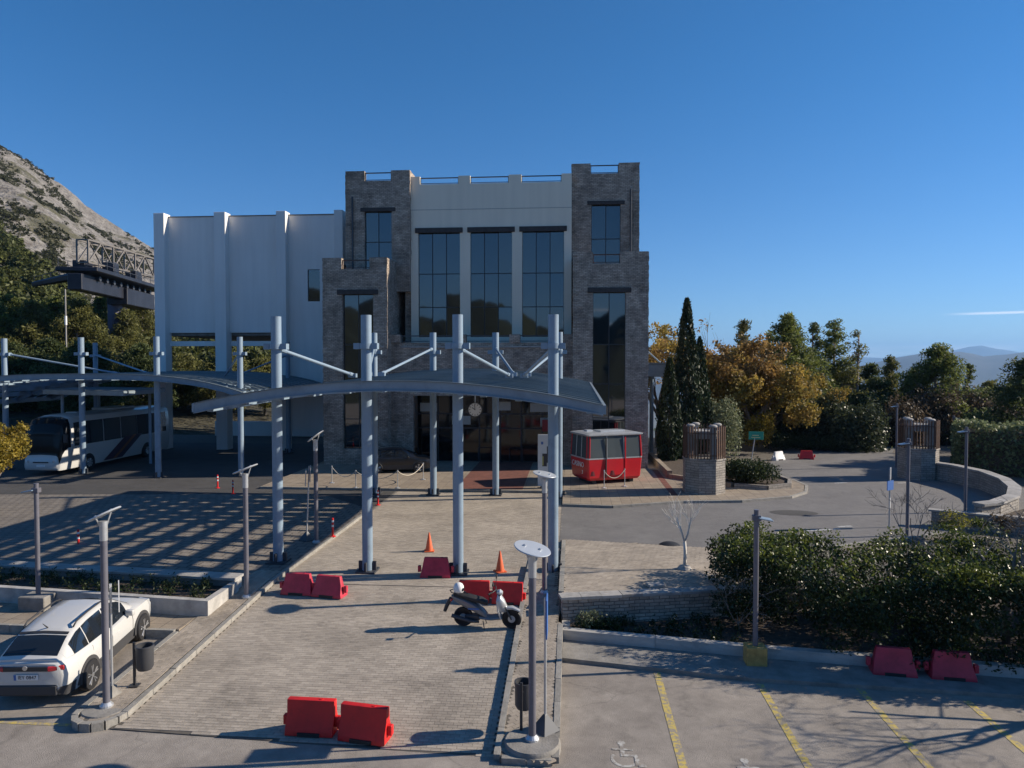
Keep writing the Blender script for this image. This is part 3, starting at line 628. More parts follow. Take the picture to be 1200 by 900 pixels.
SWP = [(-0.4, 35.0), (2, 34.75), (5.6, 36.25), (8.5, 36.65), (11.2, 37.9), (12.45, 39.4), (13.12, 41.4), (12.95, 43.4), (12.1, 46.5), (11.5, 50), (12, 58), (5.3, 58), (-0.4, 58)]
swr = sheet('sidewalk', SWP, 0.12, M_slab, 0.16)
kerbs([(-0.4, 34.85)]+[(x, y-0.13) for x, y in SWP[1:4]]+[(x+0.1, y-0.06) for x, y in SWP[4:9]], 0.16, 0.2, lambda x, y: 0.125, swr)
swe = sheet('entrance_sidewalk', [(-17.2, 38.45), (-0.42, 38.45), (-0.42, 50), (-17.2, 50)], 0.12, M_slab, 0.16)
kerbs([(-17.2, 38.38), (-0.42, 38.38)], 0.14, 0.2, lambda x, y: 0.124, swe)
o = MB().b2(-6.3, -2.6, 38.6, 49.4, 0.122, 0.126).build('red_paving_band', M_redband, swe)
for x in (5.2,): MB().b2(x, x+0.35, 37.6, 46.5, 0.1225, 0.126).build('red_paving_band', M_redband, swr)
kerbs([(6.7, 26.55), (9, 27.1), (11.6, 28.6), (15, 30.1)], 0.15, 0.25, lambda x, y: 0.12, road)
# painted marks
for x, y0, y1 in ((2.12, 12.0, 17.6), (4.47, 12.0, 17.15), (6.72, 12.0, 17.1), (8.88, 12.0, 16.7), (11.05, 12, 16.6)):
    MB().b2(x-0.08, x+0.08, y0, y1, -0.598, -0.594).build('parking_line', M_yellow, lot)
MB().b2(-14.6, -9.4, 13.95, 14.05, -0.598, -0.594).build('parking_line', M_yellow, lot)
def wheelchair(x, y, s):
    mb = MB(); zz = [-0.595]; P = lambda u, v: (x+u*s, y+v*s, zz[0])
    def ringseg(cx, cy, r0, r1, a0, a1, n=20):
        for i in range(n):
            t0, t1 = a0+(a1-a0)*i/n, a0+(a1-a0)*(i+1)/n
            mb.quad(P(cx+r0*math.cos(t0), cy+r0*math.sin(t0)), P(cx+r1*math.cos(t0), cy+r1*math.sin(t0)), P(cx+r1*math.cos(t1), cy+r1*math.sin(t1)), P(cx+r0*math.cos(t1), cy+r0*math.sin(t1)))
    ringseg(0, 0, 0.34, 0.44, R(-215), R(50)); ringseg(-0.05, 0.95, 0.0, 0.13, 0, 2*math.pi)
    for a, b, c, d in ((-0.12, 0.15, 0.02, 0.82), (-0.1, 0.15, 0.35, 0.27), (0.3, -0.35, 0.42, 0.27), (-0.36, 0.5, 0.3, 0.6), (0.4, -0.4, 0.62, -0.28)):
        zz[0] += 0.0012; mb.quad(P(a, min(b, d)), P(c, min(b, d)), P(c, max(b, d)), P(a, max(b, d)))
    return mb.build('wheelchair_mark', M_wpaint, lot)
wheelchair(1.05, 13.65, 0.62); wheelchair(3.35, 13.2, 0.62); wheelchair(5.6, 13.0, 0.62)
for px, py, L in ((965, 621, 1.6), (990, 617, 0.7), (1060, 566, 0.9), (985, 566, 0.8)):
    x, y = G(px, py); MB().box(x, y, 0.006, L, 0.16, 0.004, rz=0.3).build('road_mark', M_rwpaint, road)
x, y = G(930, 601); o = MB().lathe([(0.5, 0), (0.5, 0.004)], n=24).build('asphalt_patch', M_darkasph, road, loc=(x, y, 0.002)); o.scale = (2.2, 1.2, 1)

# ================================================================== walls and planters
def wall_seg(mb, a, b, th, z0, z1):
    d = Vector((b[0]-a[0], b[1]-a[1])); n = Vector((-d.y, d.x)).normalized()*th/2
    mb.prism([(a[0]-n.x, a[1]-n.y), (b[0]-n.x, b[1]-n.y), (b[0]+n.x, b[1]+n.y), (a[0]+n.x, a[1]+n.y)], z0, z1)
COP = MB().box(0, 0, 0, 1, 1, 1).mesh('coping_stone'); COP.materials.append(M_coping)
rw = thing('retaining_wall', 'grey stone retaining wall with pale coping below the paved corner', 'wall')
mb = MB(); wall_seg(mb, (-0.25, 20.05), (6.6, 21.63), 0.28, -0.7, 0.36); wall_seg(mb, (-0.27, 20.2), (-0.27, 23.2), 0.07, -0.6, 0.28); mb.build('wall', M_stone, rw)
random.seed(5)
kerbs([(-0.3, 20.06), (6.6, 21.66)], 0.42, 0.08, lambda x, y: 0.443, rw, 0.6, COP, 'coping_stone')
MB().box(2.5, 21.15, 0.47, 0.5, 0.36, 0.09, rz=0.25).build('loose_slab', M_coping, rw, bevel=0.01)
pk = thing('planter_kerb', 'long whitewashed planter kerb in front of the dark hedge', 'kerb')
kerbs([(-0.22, 19.4), (4.7, 18.58), (10.8, 17.85), (16, 17.4), (24, 16.8)], 0.24, 0.5, lambda x, y: -0.24, pk, 2.6, KSW, 'kerb_block')
kerbs([(-0.12, 19.5), (-0.12, 19.9)], 0.22, 0.5, lambda x, y: -0.2, pk, 1.8, KSW, 'kerb_block')
soilr = sheet('planter_soil', [(0, 19.4), (4.7, 18.7), (10.8, 17.95), (24, 16.9), (24, 25), (16, 24.5), (6.6, 21.6), (0, 20.1)], -0.36, M_soil, 0.2)
wp = thing('white_planter', 'low white planter with sparse plants behind the white car', 'planter')
mb = MB(); wall_seg(mb, (-10.1, 19.2), (-17, 19.9), 0.2, -0.5, 0.33); wall_seg(mb, (-17, 19.9), (-40, 22.2), 0.2, -0.5, 0.33); mb.b2(-10.3, -10.1, 19.32, 20.95, -0.5, 0.328); mb.build('kerb', M_kerbwhite, wp)
MB().prism([(-40, 22.2), (-17, 19.9), (-10.3, 19.3), (-10.3, 21.1), (-18.5, 21.8), (-40, 23.8)], -0.5, 0.17).build('soil', M_soil, wp)
lw = thing('low_wall', 'concrete edge wall with flat coping behind the white planter', 'wall')
mb = MB(); wall_seg(mb, (-10.25, 21.05), (-18.5, 21.8), 0.3, -0.6, 0.37); wall_seg(mb, (-18.5, 21.8), (-40, 23.75), 0.3, -0.6, 0.37); mb.build('wall', M_conc, lw)
MB().b2(-10.25, -10.17, 20.85, 21.3, -0.5, 0.36).build('end_face', M_kerbwhite, lw)
random.seed(8); kerbs([(-10.15, 21.1), (-18.5, 21.86), (-40, 23.82)], 0.56, 0.07, lambda x, y: 0.443, lw, 1.5, COP, 'coping_stone')
# curved wall round the turning place
cw = thing('curved_wall', 'curved pale wall around the road bend with flat coping', 'wall')
mb = MB(); CWP = [(21.3, 45.8), (22.3, 43.8), (22.7, 41.4), (22.3, 38.8), (21.3, 36.2), (19.9, 33.9), (18.2, 32.2), (17.2, 31.7)]
for a, b in zip(CWP[:-1], CWP[1:]): wall_seg(mb, a, b, 0.35, -0.1, 0.95)
mb.build('wall', M_stone_l, cw); kerbs(CWP, 0.55, 0.1, lambda x, y: 1.05, cw, 0.8, COP, 'coping_stone')
p2 = thing('stone_planter', 'low grey stone planter with lime shrubs at the road bend', 'planter')
mb = MB(); wall_seg(mb, (15.5, 32.1), (19.2, 30.3), 0.3, -0.1, 0.62); wall_seg(mb, (19.2, 30.3), (26, 29), 0.3, -0.1, 0.6); mb.build('wall', M_stone_l, p2)
kerbs([(15.4, 32.15), (19.2, 30.3), (26, 29)], 0.4, 0.08, lambda x, y: 0.7, p2, 0.9, COP, 'coping_stone')
MB().prism([(15.6, 32.1), (19.2, 30.4), (26, 29.1), (27, 33), (20.2, 33.7), (18.2, 32.0), (17.2, 31.75)], -0.1, 0.45).build('soil', M_soil, p2)
p3 = thing('kerb_island', 'low stone border around the rounded dark shrub on the sidewalk', 'planter')
mb = MB(); IS = [(9.0, 40.2), (10.6, 39.6), (12.0, 40.4), (12.5, 42), (12.1, 44)]
for a, b in zip(IS[:-1], IS[1:]): wall_seg(mb, a, b, 0.22, 0.0, 0.36)
mb.build('wall', M_stone_l, p3); MB().prism(IS+[(9.0, 44)], 0.0, 0.26).build('soil', M_soil, p3)
rk = thing('sloping_border', 'tan stone border rising beside the stone tower', 'wall')
mb = MB(); wall_seg(mb, (5.9, 43.3), (5.7, 52), 0.3, 0, 0.55); wall_seg(mb, (5.9, 43.3), (8.9, 40.3), 0.25, 0, 0.36); mb.build('wall', M_ochre if False else M_slab, rk)
MB().prism([(6.1, 43.4), (9, 40.4), (9, 52), (6, 52)], 0, 0.35).build('soil', M_soil, rk)

# ================================================================== BUILDINGS
def wall_open(mb, x0, x1, z0, z1, Y, th, ops=(), side=False):
    """wall with front at Y (thickness th behind it) and rectangular openings (xa, xb, za, zb)"""
    xs = sorted({x0, x1, *[max(x0, min(x1, v)) for o in ops for v in o[:2]]}); zs = sorted({z0, z1, *[max(z0, min(z1, v)) for o in ops for v in o[2:]]})
    nx, nz = len(xs)-1, len(zs)-1
    solid = [[not any(o[0]-1e-6 <= xs[i] and xs[i+1] <= o[1]+1e-6 and o[2]-1e-6 <= zs[j] and zs[j+1] <= o[3]+1e-6 for o in ops) for j in range(nz)] for i in range(nx)]
    S = lambda i, j: 0 <= i < nx and 0 <= j < nz and solid[i][j]
    P = (lambda x, y, z: (y, x, z)) if side else (lambda x, y, z: (x, y, z))
    for i in range(nx):
        for j in range(nz):
            if not solid[i][j]: continue
            a, b, c, d = xs[i], xs[i+1], zs[j], zs[j+1]; y0, y1 = Y, Y+th
            mb.quad(P(a, y0, c), P(b, y0, c), P(b, y0, d), P(a, y0, d)); mb.quad(P(b, y1, c), P(a, y1, c), P(a, y1, d), P(b, y1, d))
            if not S(i-1, j): mb.quad(P(a, y1, c), P(a, y0, c), P(a, y0, d), P(a, y1, d))
            if not S(i+1, j): mb.quad(P(b, y0, c), P(b, y1, c), P(b, y1, d), P(b, y0, d))
            if not S(i, j-1): mb.quad(P(a, y1, c), P(b, y1, c), P(b, y0, c), P(a, y0, c))
            if not S(i, j+1): mb.quad(P(a, y0, d), P(b, y0, d), P(b, y1, d), P(a, y1, d))
    return mb
def window(parent, xa, xb, za, zb, Y, cols, rows, glass=None, fw=0.055, name='window', tilt=0.0):
    """rows: list of transom heights between za and zb; each pane is a piece of its own"""
    zs = [za]+list(rows)+[zb]; xs = [xa+(xb-xa)*i/cols for i in range(cols+1)]
    mb = MB()
    for x in xs: mb.b2(max(xa, x-fw/2), min(xb, x+fw/2), Y-0.04, Y+0.05, za, zb)
    for z in zs: mb.b2(xa+0.002, xb-0.002, Y-0.045, Y+0.045, max(za, z-fw/2), min(zb, z+fw/2))
    w = mb.build(name, M_frame, parent)
    for i in range(cols):
        for j in range(len(zs)-1):
            p = MB().b2(xs[i]+fw*0.4, xs[i+1]-fw*0.4, Y-0.006, Y+0.006, zs[j]+fw*0.4, zs[j+1]-fw*0.4).build('pane', glass or M_glass, w)
            c = Vector(((xs[i]+xs[i+1])/2, Y, (zs[j]+zs[j+1])/2)); a = random.gauss(0, 0.007); b = random.gauss(0, 0.007)
            p.data.transform(Matrix.Translation(c) @ Matrix.Rotation(a, 4, 'Z') @ Matrix.Rotation(b, 4, 'X') @ Matrix.Translation(-c))
    return w
def railing(parent, xa, xb, z0, z1, Y, m=None):
    mb = MB(); mb.b2(xa, xb, Y-0.03, Y+0.03, z1-0.07, z1); mb.b2(xa, xb, Y-0.02, Y+0.02, z0+0.08, z0+0.12)
    for x in (xa+0.03, xb-0.03): mb.b2(x-0.02, x+0.02, Y-0.02, Y+0.02, z0, z1-0.07)
    o = mb.build('railing', m or M_steeld, parent); return o
def quoins(parent, x, Y, z0, z1, sx, h=0.3):
    """rough corner stones, alternately long and short, standing a little proud"""
    mb = MB(); z = z0; k = 0
    while z < z1-0.05:
        hh = min(h*random.uniform(0.6, 1.2), z1-z); L = (0.55 if k % 2 else 0.32)*random.uniform(0.85, 1.15); D = (0.32 if k % 2 else 0.5)
        e = random.uniform(0.008, 0.045); xa, xb = (x-L, x+e) if sx > 0 else (x-e, x+L)
        mb.b2(xa, xb, Y-random.uniform(0.006, 0.035), Y+D, z+0.012, z+hh-0.008); z += hh; k += 1
    o = mb.build('corner_stones', M_stone, parent); o['kind'] = 'stuff'; return o
sb = thing('station_building', 'stone and cream station building with crenellated towers and tall dark windows', 'building', (0, 0, 0))
random.seed(11)
# lower stone blocks
for nm, x0, x1, nx0, nx1, zt, wx0, wx1, z0w in (('R', 0.14, 4.97, 1.41, 3.17, 14.18, 1.42, 3.52, 1.2), ('L', -16.58, -12.22, -15.3, -13.39, 14.0, -15.26, -13.16, 1.2)):
    mb = MB(); wall_open(mb, x0, x1, 0, zt, 47, 0.45, [(nx0, nx1, zt-0.75, zt+1), (wx0, wx1, z0w, 11.55)])
    wall_open(mb, 47.45, 55, 0, zt, x0, 0.45, side=True); wall_open(mb, 47.45, 55, 0, zt, x1-0.45, 0.45, side=True)
    mb.b2(x0+0.45, x1-0.45, 47.45, 55, zt-1.1, zt-0.8)
    blk = mb.build('stone_block', M_stone, sb, fix=True)
    window(sb, wx0, wx1, z0w, 11.55, 47.28, 2, [3.2, 5.6, 8.2], M_glass)
    MB().b2(wx0-0.35, wx1+0.35, 46.93, 47.2, 11.55, 11.87).build('lintel', M_lintel, sb, bevel=0.015)
    railing(sb, nx0+0.003, nx1-0.003, zt-0.75, zt-0.12, 47.2, mat('rust_rail', (0.09, 0.045, 0.03), 0.6))
    quoins(sb, x0, 47, 0.1, zt, -1); quoins(sb, x1, 47, 0.1, zt, 1)
# upper stone towers
for nm, x0, x1, nx0, nx1, zt, wx0, wx1, wz0, wz1 in (('R', 0.02, 4.65, 1.32, 3.25, 20.78, 1.39, 3.39, 13.4, 17.93), ('L', -15.83, -11.26, -14.48, -12.59, 20.45, -14.5, -12.56, 13.3, 17.6)):
    TY = 50.3 if nm == 'R' else 49.7
    mb = MB(); wall_open(mb, x0, x1, 12, zt, TY, 0.45, [(nx0, nx1, zt-0.7, zt+1), (wx0, wx1, wz0, wz1)])
    wall_open(mb, TY+0.45, 58, 8, zt, x0, 0.45, side=True); wall_open(mb, TY+0.45, 58, 8, zt, x1-0.45, 0.45, side=True); wall_open(mb, x0+0.45, x1-0.45, 8, zt, 57.5, 0.45, [(nx0, nx1, zt-0.7, zt+1)])
    mb.b2(x0+0.45, x1-0.45, TY+0.45, 57.5, zt-1.2, zt-0.9); mb.build('stone_tower', M_stone, sb, fix=True)
    window(sb, wx0, wx1, wz0, wz1, TY+0.25, 2, [wz0+2.2], M_glass)
    MB().b2(wx0-0.28, wx1+0.28, TY-0.06, TY+0.2, wz1, wz1+0.26).build('lintel', M_lintel, sb, bevel=0.015)
    railing(sb, nx0+0.003, nx1-0.003, zt-0.7, zt-0.08, TY+0.2)
    quoins(sb, x0, TY, 14.2, zt, -1); quoins(sb, x1, TY, 14.2, zt, 1)
    xd = x1-0.55 if nm == 'R' else x0+0.5
    MB().tube([(xd, TY-0.1, zt-1.8), (xd, TY-0.1, 13.6)], 0.06, 8).build('downpipe', M_steeld, sb)
# cream centre with three tall windows
WX = [(-10.74, -7.77), (-7.04, -4.11), (-3.4, -0.5)]; NX = [(-10.6, -7.88), (-7.04, -4.35), (-3.46, -0.68)]
mb = MB(); wall_open(mb, -11.26, 0.02, 8.2, 20.05, 50, 0.4, [(a, b, 8.8, 16.1) for a, b in WX]+[(a, b, 19.5, 22) for a, b in NX])
mb.b2(-11.2, 0, 50.4, 64, 18.6, 19.0); wall_open(mb, -11.26, 0.02, 8.2, 20.05, 63.6, 0.4); mb.build('facade', M_white, sb, fix=True)
MB().b2(-11.26, 0.02, 49.985, 50.0, 17.7, 17.74).build('render_joint', mat('joint_line', (0.4, 0.39, 0.36), 0.9), sb)
for a, b in WX:
    window(sb, a, b, 8.8, 16.1, 50.22, 3, [10.9, 13.25], M_glass)
    MB().b2(a-0.2, b+0.2, 49.9, 50.2, 16.1, 16.45).build('lintel', M_lintel, sb, bevel=0.015)
for a, b in NX:
    railing(sb, a+0.003, b-0.003, 19.5, 20.0, 50.2)
# stone base storey with terrace parapet and glazed entrance
mb = MB(); wall_open(mb, -12.22, 0.14, 0, 8.35, 48, 0.4, [(-10.7, -0.5, -1, 4.75)])
mb.b2(-12.2, 0.12, 48.4, 50, 7.6, 7.8)
for x in (-11.9, -7.42, -3.76, -0.2): mb.b2(x-0.36, x+0.36, 47.94, 48.46, 8.35, 8.9)
mb.build('base_storey', M_stone, sb)
MB().b2(-10.7, -0.5, 48.4, 54, 4.75, 4.95).build('soffit', M_conc, sb)
MB().b2(-11.5, -0.9, 47.9, 47.97, 8.02, 8.1).build('string_course', M_kerbwhite, sb)
window(sb, -10.7, -0.5, 0.13, 4.75, 49.4, 7, [2.45, 3.45], M_glassd, 0.1, 'entrance_glazing')
railing(sb, -11.5, -0.2, 8.35, 8.85, 48.2)
for x in (-6.4, -4.2):
    MB().tube([(x, 49.2, 0.13), (x, 49.2, 1.1), (x+0.9, 49.2, 1.1), (x+0.9, 49.2, 0.13)], 0.025, 6).build('hand_rail', M_steeld, sb)
for x, z, w in ((-9.9, 3.9, 1.2), (-7.6, 3.0, 1.3), (-2.1, 3.9, 1.4), (-1.5, 2.9, 1.2), (-4.6, 4.0, 0.9)):
    MB().b2(x-w/2, x+w/2, 49.32, 49.35, z-0.3, z+0.3).build('glass_reflection', mat('reflection_pale', (0.4, 0.4, 0.36), 0.4), sb)  # pale panels stand for reflections in the entrance glass
# rear body of the station so the roofs have something under them
MB().b2(-15.7, 4.5, 57.96, 70, 0, 12).build('rear_wing', M_hall, sb)
# white hall on the left
hall = thing('white_hall', 'white windowless hall with tall pilasters raised over open bays', 'building')
PX_ = [(-33.44, -32.57), (-28.41, -27.48), (-23.3, -22.53), (-18.6, -17.9)]
for a, b in PX_:
    MB().b2(a, b, 55.35, 56.3, 0, 19.0).build('pilaster', M_hall, hall, bevel=0.02)
for i, (a, b) in enumerate(zip(PX_[:-1], PX_[1:])):
    z0 = 9.43 if i < 2 else 1.6
    mb = MB(); wall_open(mb, a[1], b[0], z0, 18.75, 56, 0.3, [(-21.0, -20.0, 11.9, 14.45)] if i == 2 else []); mb.build('wall_panel', M_hall, hall)
    MB().b2(a[1], b[0], 55.95, 56.35, 18.75, 18.83).build('coping', mat('flashing', (0.2, 0.18, 0.16), 0.6), hall)
    if i < 2: MB().b2(a[1], b[0], 56.1, 56.5, 8.35, 8.75).build('beam', M_hall, hall)
window(hall, -21.0, -20.0, 11.9, 14.45, 56.15, 1, [], M_glass)
mb = MB(); mb.b2(-33.3, -33.0, 56.31, 74, 9.43, 18.7); mb.b2(-33.3, -17.9, 74, 74.3, 9.43, 18.7); mb.build('side_wall', M_hall, hall)
MB().b2(-33.28, -17.9, 56.31, 74, 9.2, 9.42).build('floor_slab', M_conc, hall); MB().b2(-33.2, -15.9, 56.35, 73.9, 18.2, 18.5).build('roof', M_conc, hall)
for x in (-31, -26, -21): MB().b2(x-0.3, x+0.3, 73, 73.6, 0, 9.2).build('pillar', M_conc, hall)
MB().b2(-17.9, -15.8, 57, 74, 0, 18.7).build('side_wall', M_hall, hall)
o = MB().b2(-34, -23.3, 66, 66.3, 0, 1.4).build('low_white_wall', M_hall, bevel=0.02); tag(o, 'low white wall in shade beneath the white hall', 'wall')
# ropeway station machinery on its pillar
rs = thing('ropeway_station', 'dark ropeway station platform with pale box truss on a pillar', 'ropeway station', (*PD(136, 425, 97)[:2], 0))
org = Vector(rs.location)
A0, A1 = Vector(PD(90, 282, 85)), Vector(PD(168, 298, 106)); B0, B1 = Vector(PD(103, 280, 85)), Vector(PD(180, 299, 106))
A0.z = B0.z = 21.6; A1.z = B1.z = 22.4; dn = Vector((0, 0, -2.7))
mb = MB()
def bar(p, q, r=0.13): mb.tube([p-org, q-org], r, 4)
for P0, P1 in ((A0, A1), (B0, B1)):
    bar(P0, P1); bar(P0+dn, P1+dn); N = 6
    for i in range(N+1):
        a = P0.lerp(P1, i/N)
        if i in (0, 2, 4, 6): bar(a, a+dn)
        if i < N:
            b = P0.lerp(P1, (i+1)/N); bar(*((a+dn, b) if i % 2 == 0 else (a, b+dn)), r=0.11)
for i in range(7): bar(A0.lerp(A1, i/6), B0.lerp(B1, i/6), 0.1); bar(A0.lerp(A1, i/6)+dn, B0.lerp(B1, i/6)+dn, 0.1)
mb.build('truss', mat('truss_paint', (0.16, 0.145, 0.13), 0.6), rs)
M_mach = mat('machine_paint', (0.025, 0.028, 0.04), 0.5, 0.3, var=0.3, vscale=0.5)
ax = (A1-A0).normalized(); an = math.atan2(ax.y, ax.x)
mb = MB(); c = (A0+B1)/2-org
mb.box(c.x, c.y, 17.9, 25, 4.6, 0.5, rz=an); mb.box(c.x-ax.x*2, c.y-ax.y*2, 16.4, 22, 1.6, 1.9, rz=an); mb.box(c.x+ax.x*4, c.y+ax.y*4, 15.8, 10, 2.6, 2.2, rz=an)
mb.build('platform', M_mach, rs, bevel=0.08)
for k_, (u_, v_, w_, h_) in enumerate(((-9, 0.8, 2.2, 1.1), (-5.5, -1.0, 1.6, 1.4), (-2, 0.7, 3.0, 0.9), (2.5, -0.8, 2.0, 1.3), (6.5, 0.6, 2.6, 1.1))):
    MB().box(c.x+ax.x*u_-ax.y*v_, c.y+ax.y*u_+ax.x*v_, 18.15+h_/2, w_, 1.4, h_, rz=an).build('drive_housing', M_mach, rs, bevel=0.06)
mb = MB()
q0 = Vector(PD(40, 333, 92))-org
mb.tube([q0, Vector((c.x-ax.x*10, c.y-ax.y*10, 17.6))], [0.35, 0.6], 6); mb.tube([q0+Vector((0, 0, 0.9)), Vector((c.x-ax.x*10, c.y-ax.y*10, 18.9))], 0.05, 4)
for i in range(7):
    p = q0.lerp(Vector((c.x-ax.x*10, c.y-ax.y*10, 17.6)), i/6); mb.tube([p, p+Vector((0, 0, 1.0))], 0.05, 4)
mb.build('guide_arm', M_mach, rs)
mb = MB(); nrm = Vector((-ax.y, ax.x, 0))
for s in (-1, 1):
    for i in range(11):
        p = c+ax*(-12+i*2.4)+nrm*2.2*s; mb.tube([(p.x, p.y, 18.1), (p.x, p.y, 19.2)], 0.035, 4)
    for z in (18.65, 19.2):
        p, q = c+ax*-12+nrm*2.2*s, c+ax*12+nrm*2.2*s; mb.tube([(p.x, p.y, z), (q.x, q.y, z)], 0.035, 4)
mb.build('railing', M_steeld, rs)
mb = MB()
for i in range(9):
    p = c+ax*(-9+i*2.1); mb.cyl((p.x-nrm.x*1.2, p.y-nrm.y*1.2, 17.15), (p.x+nrm.x*1.2, p.y+nrm.y*1.2, 17.15), 0.32, n=10)
mb.build('sheaves', M_steeld, rs)
MB().tube([(0, 0, 0), (0, 0, 16)], [1.0, 0.9], 20).build('pillar', mat('pillar_paint', (0.13, 0.13, 0.2), 0.6, var=0.1), rs, smooth='auto')
o = thing('mast', 'thin pale mast with white band before the dark trees', 'mast', (*PD(78, 425, 80)[:2], 0)); MB().tube([(0, 0, 0), (0, 0, 15.2)], [0.11, 0.07], 8).build('pole', mat('mast_grey', (0.25, 0.24, 0.23), 0.6), o); MB().tube([(0, 0, 11.2), (0, 0, 12.2)], 0.13, 8).build('band', M_whitep, o)

# ================================================================== CANOPIES
def sweep(mb, prof, zf, x0, x1, n, y=0.0):
    """profile [(dy, dz)] (closed) swept along x over the arch zf"""
    k = len(prof); o = len(mb.v)
    for i in range(n+1):
        x = x0+(x1-x0)*i/n
        for dy, dz in prof: mb.v.append((x, y+dy, zf(x)+dz))
    for i in range(n):
        for j in range(k): mb.f.append((o+i*k+j, o+(i+1)*k+j, o+(i+1)*k+(j+1) % k, o+i*k+(j+1) % k))
    mb.f.append(tuple(o+j for j in range(k))); mb.f.append(tuple(o+n*k+j for j in range(k-1, -1, -1)))
COLM = MB().cyl((0, 0, 0), (0, 0, 8.58), 0.175, n=24).mesh('column', 'auto'); COLM.materials.append(M_steel)
mb = MB(); mb.lathe([(0.18, -0.09), (0.235, -0.09), (0.235, 0.09), (0.18, 0.09)], cz=0, n=20); mb.box(0.3, 0, 0, 0.2, 0.26, 0.2); mb.box(-0.3, 0, 0, 0.2, 0.26, 0.2); COLLAR = mb.mesh('collar', 'auto'); COLLAR.materials.append(M_steel)
mb = MB(); mb.box(0, 0, 0.03, 0.66, 0.66, 0.06)
for a in (0, math.pi/2): mb.box(0, 0, 0.2, 0.6, 0.07, 0.3, rz=a)
BASE = mb.mesh('base_plate', bevel=0.006); BASE.materials.append(M_steeld)
SEAM = MB().lathe([(0.177, 0), (0.183, 0.005), (0.183, 0.035), (0.177, 0.04)], n=20).mesh('weld_band'); SEAM.materials.append(M_steel)
def canopy(name, label, x0, x1, y0, y1, zp, xc, hs, sag, tilt, cols, struts, cat='canopy', pitch=0.95, collar_z=7.55, pw_=2.0):
    t = thing(name, label, cat, (xc, (y0+y1)/2, 0)); ox, oy = xc, (y0+y1)/2
    zf = lambda x: zp-sag*abs(x/hs)**pw_
    n = int((y1-y0)/pitch); pitch = (y1-y0)/n; pw = pitch*0.19
    mb = MB(); sweep(mb, [(0, -0.05), (pw, -0.05), (pw, 0.0), (pw-0.03, 0.0), (pw-0.03, 0.055), (pw-0.06, 0.055), (pw-0.06, 0.0), (0, 0)], zf, x0-ox, x1-ox, 22)
    me = mb.mesh('roof_slat', fix=True); me.materials.append(M_roof)
    for i in range(n):
        o = inst('roof_slat', me, None, t, (0, y0-oy+i*pitch+pitch*0.14, tilt*i*pitch))
        if i > n*0.5: o.scale.y = 3.7  # back slats widened to deepen the shade cast on the left plaza
    for y, s in ((y0, -1), (y1, 1)):
        mb = MB(); a, b = (-0.1, -0.002) if s < 0 else (0.002, 0.1)
        sweep(mb, [(a, -0.24), (b, -0.24), (b, 0.05), (a, 0.05)], zf, x0-ox, x1-ox, 22, y-oy); sweep(mb, [(a*1.9, -0.272), (b*1.0+(0 if s < 0 else 0.09), -0.272), (b+(0 if s < 0 else 0.09), -0.242), (a*1.9, -0.242)], zf, x0-ox, x1-ox, 22, y-oy)
        o = mb.build('fascia', M_fascia, t, fix=True); o.location.z = tilt*(y-y0)
        mb = MB(); sweep(mb, [(a-0.05, 0.054), (b+0.05, 0.054), (b+0.05, 0.075), (a-0.05, 0.075)], zf, x0-ox, x1-ox, 22, y-oy); o = mb.build('drip_edge', M_roof, t, fix=True); o.location.z = tilt*(y-y0)
    for x in (x0, x1):
        z0 = zf(x-ox); mb = MB(); e = 0.05*(1 if x > ox else -1)
        for yy in (0,):
            mb.add([(x-ox+dx, y-oy, z0+tilt*(y-y0)+dz) for y in (y0-0.1, y1+0.1) for dx, dz in ((e-0.045, -0.23), (e+0.045, -0.23), (e+0.045, 0.05), (e-0.045, 0.05))], [(0, 1, 5, 4), (1, 2, 6, 5), (2, 3, 7, 6), (3, 0, 4, 7), (3, 2, 1, 0), (4, 5, 6, 7)])
        mb.build('end_beam', M_fascia, t, fix=True)
    ys = sorted({round(c[1], 0) for c in cols})
    for y in [y0+1.2, (y0+y1)/2-2.5, (y0+y1)/2+2.5, y1-1.2]:
        mb = MB(); sweep(mb, [(-0.07, -0.34), (0.07, -0.34), (0.07, -0.054), (-0.07, -0.054)], zf, x0-ox+0.3, x1-ox-0.3, 16, y-oy); o = mb.build('purlin', M_steel, t, fix=True); o.location.z = tilt*(y-y0)
    nb = max(3, int((x1-x0)/1.15))
    for i in range(nb+1):
        x = x0-ox+0.4+(x1-x0-0.8)*i/nb; z = zf(x); mb = MB()
        mb.add([(x+dx, y-oy, z+tilt*(y-y0)+dz) for y in (y0+0.15, y1-0.15) for dx, dz in ((-0.1, -0.33), (0.1, -0.33), (0.1, -0.054), (-0.1, -0.054))], [(0, 1, 5, 4), (1, 2, 6, 5), (2, 3, 7, 6), (3, 0, 4, 7), (3, 2, 1, 0), (4, 5, 6, 7)])
        mb.build('rafter', M_steel, t, fix=True)
    for c in cols:
        x, y, z = c[0], c[1], c[2]; hgt = c[3] if len(c) > 3 else 8.58
        o = inst('column', COLM, None, t, (x-ox, y-oy, z)); o.scale.z = (hgt-z)/8.58
        b = inst('base_plate', BASE, None, o); b.scale.z = 8.58/(hgt-z)
        if not (len(c) > 4 and c[4]): k = inst('collar', COLLAR, None, o, (0, 0, (collar_z-z)*8.58/(hgt-z)))
        inst('weld_band', SEAM, None, o, (0, 0, 3.2))
    for p, q in struts:
        p, q = Vector(p)-Vector((ox, oy, 0)), Vector(q)-Vector((ox, oy, 0)); d = (q-p).normalized()
        mb = MB(); mb.cyl(p+d*0.3, q, 0.062, n=10); mb.cyl(p+d*0.22, p+d*0.5, 0.085, n=8); mb.cyl(q-d*0.3, q, 0.085, n=8)
        mb.box(q.x, q.y, q.z-0.02, 0.3, 0.22, 0.16); mb.build('strut', M_steel, t, smooth='auto')
    return t
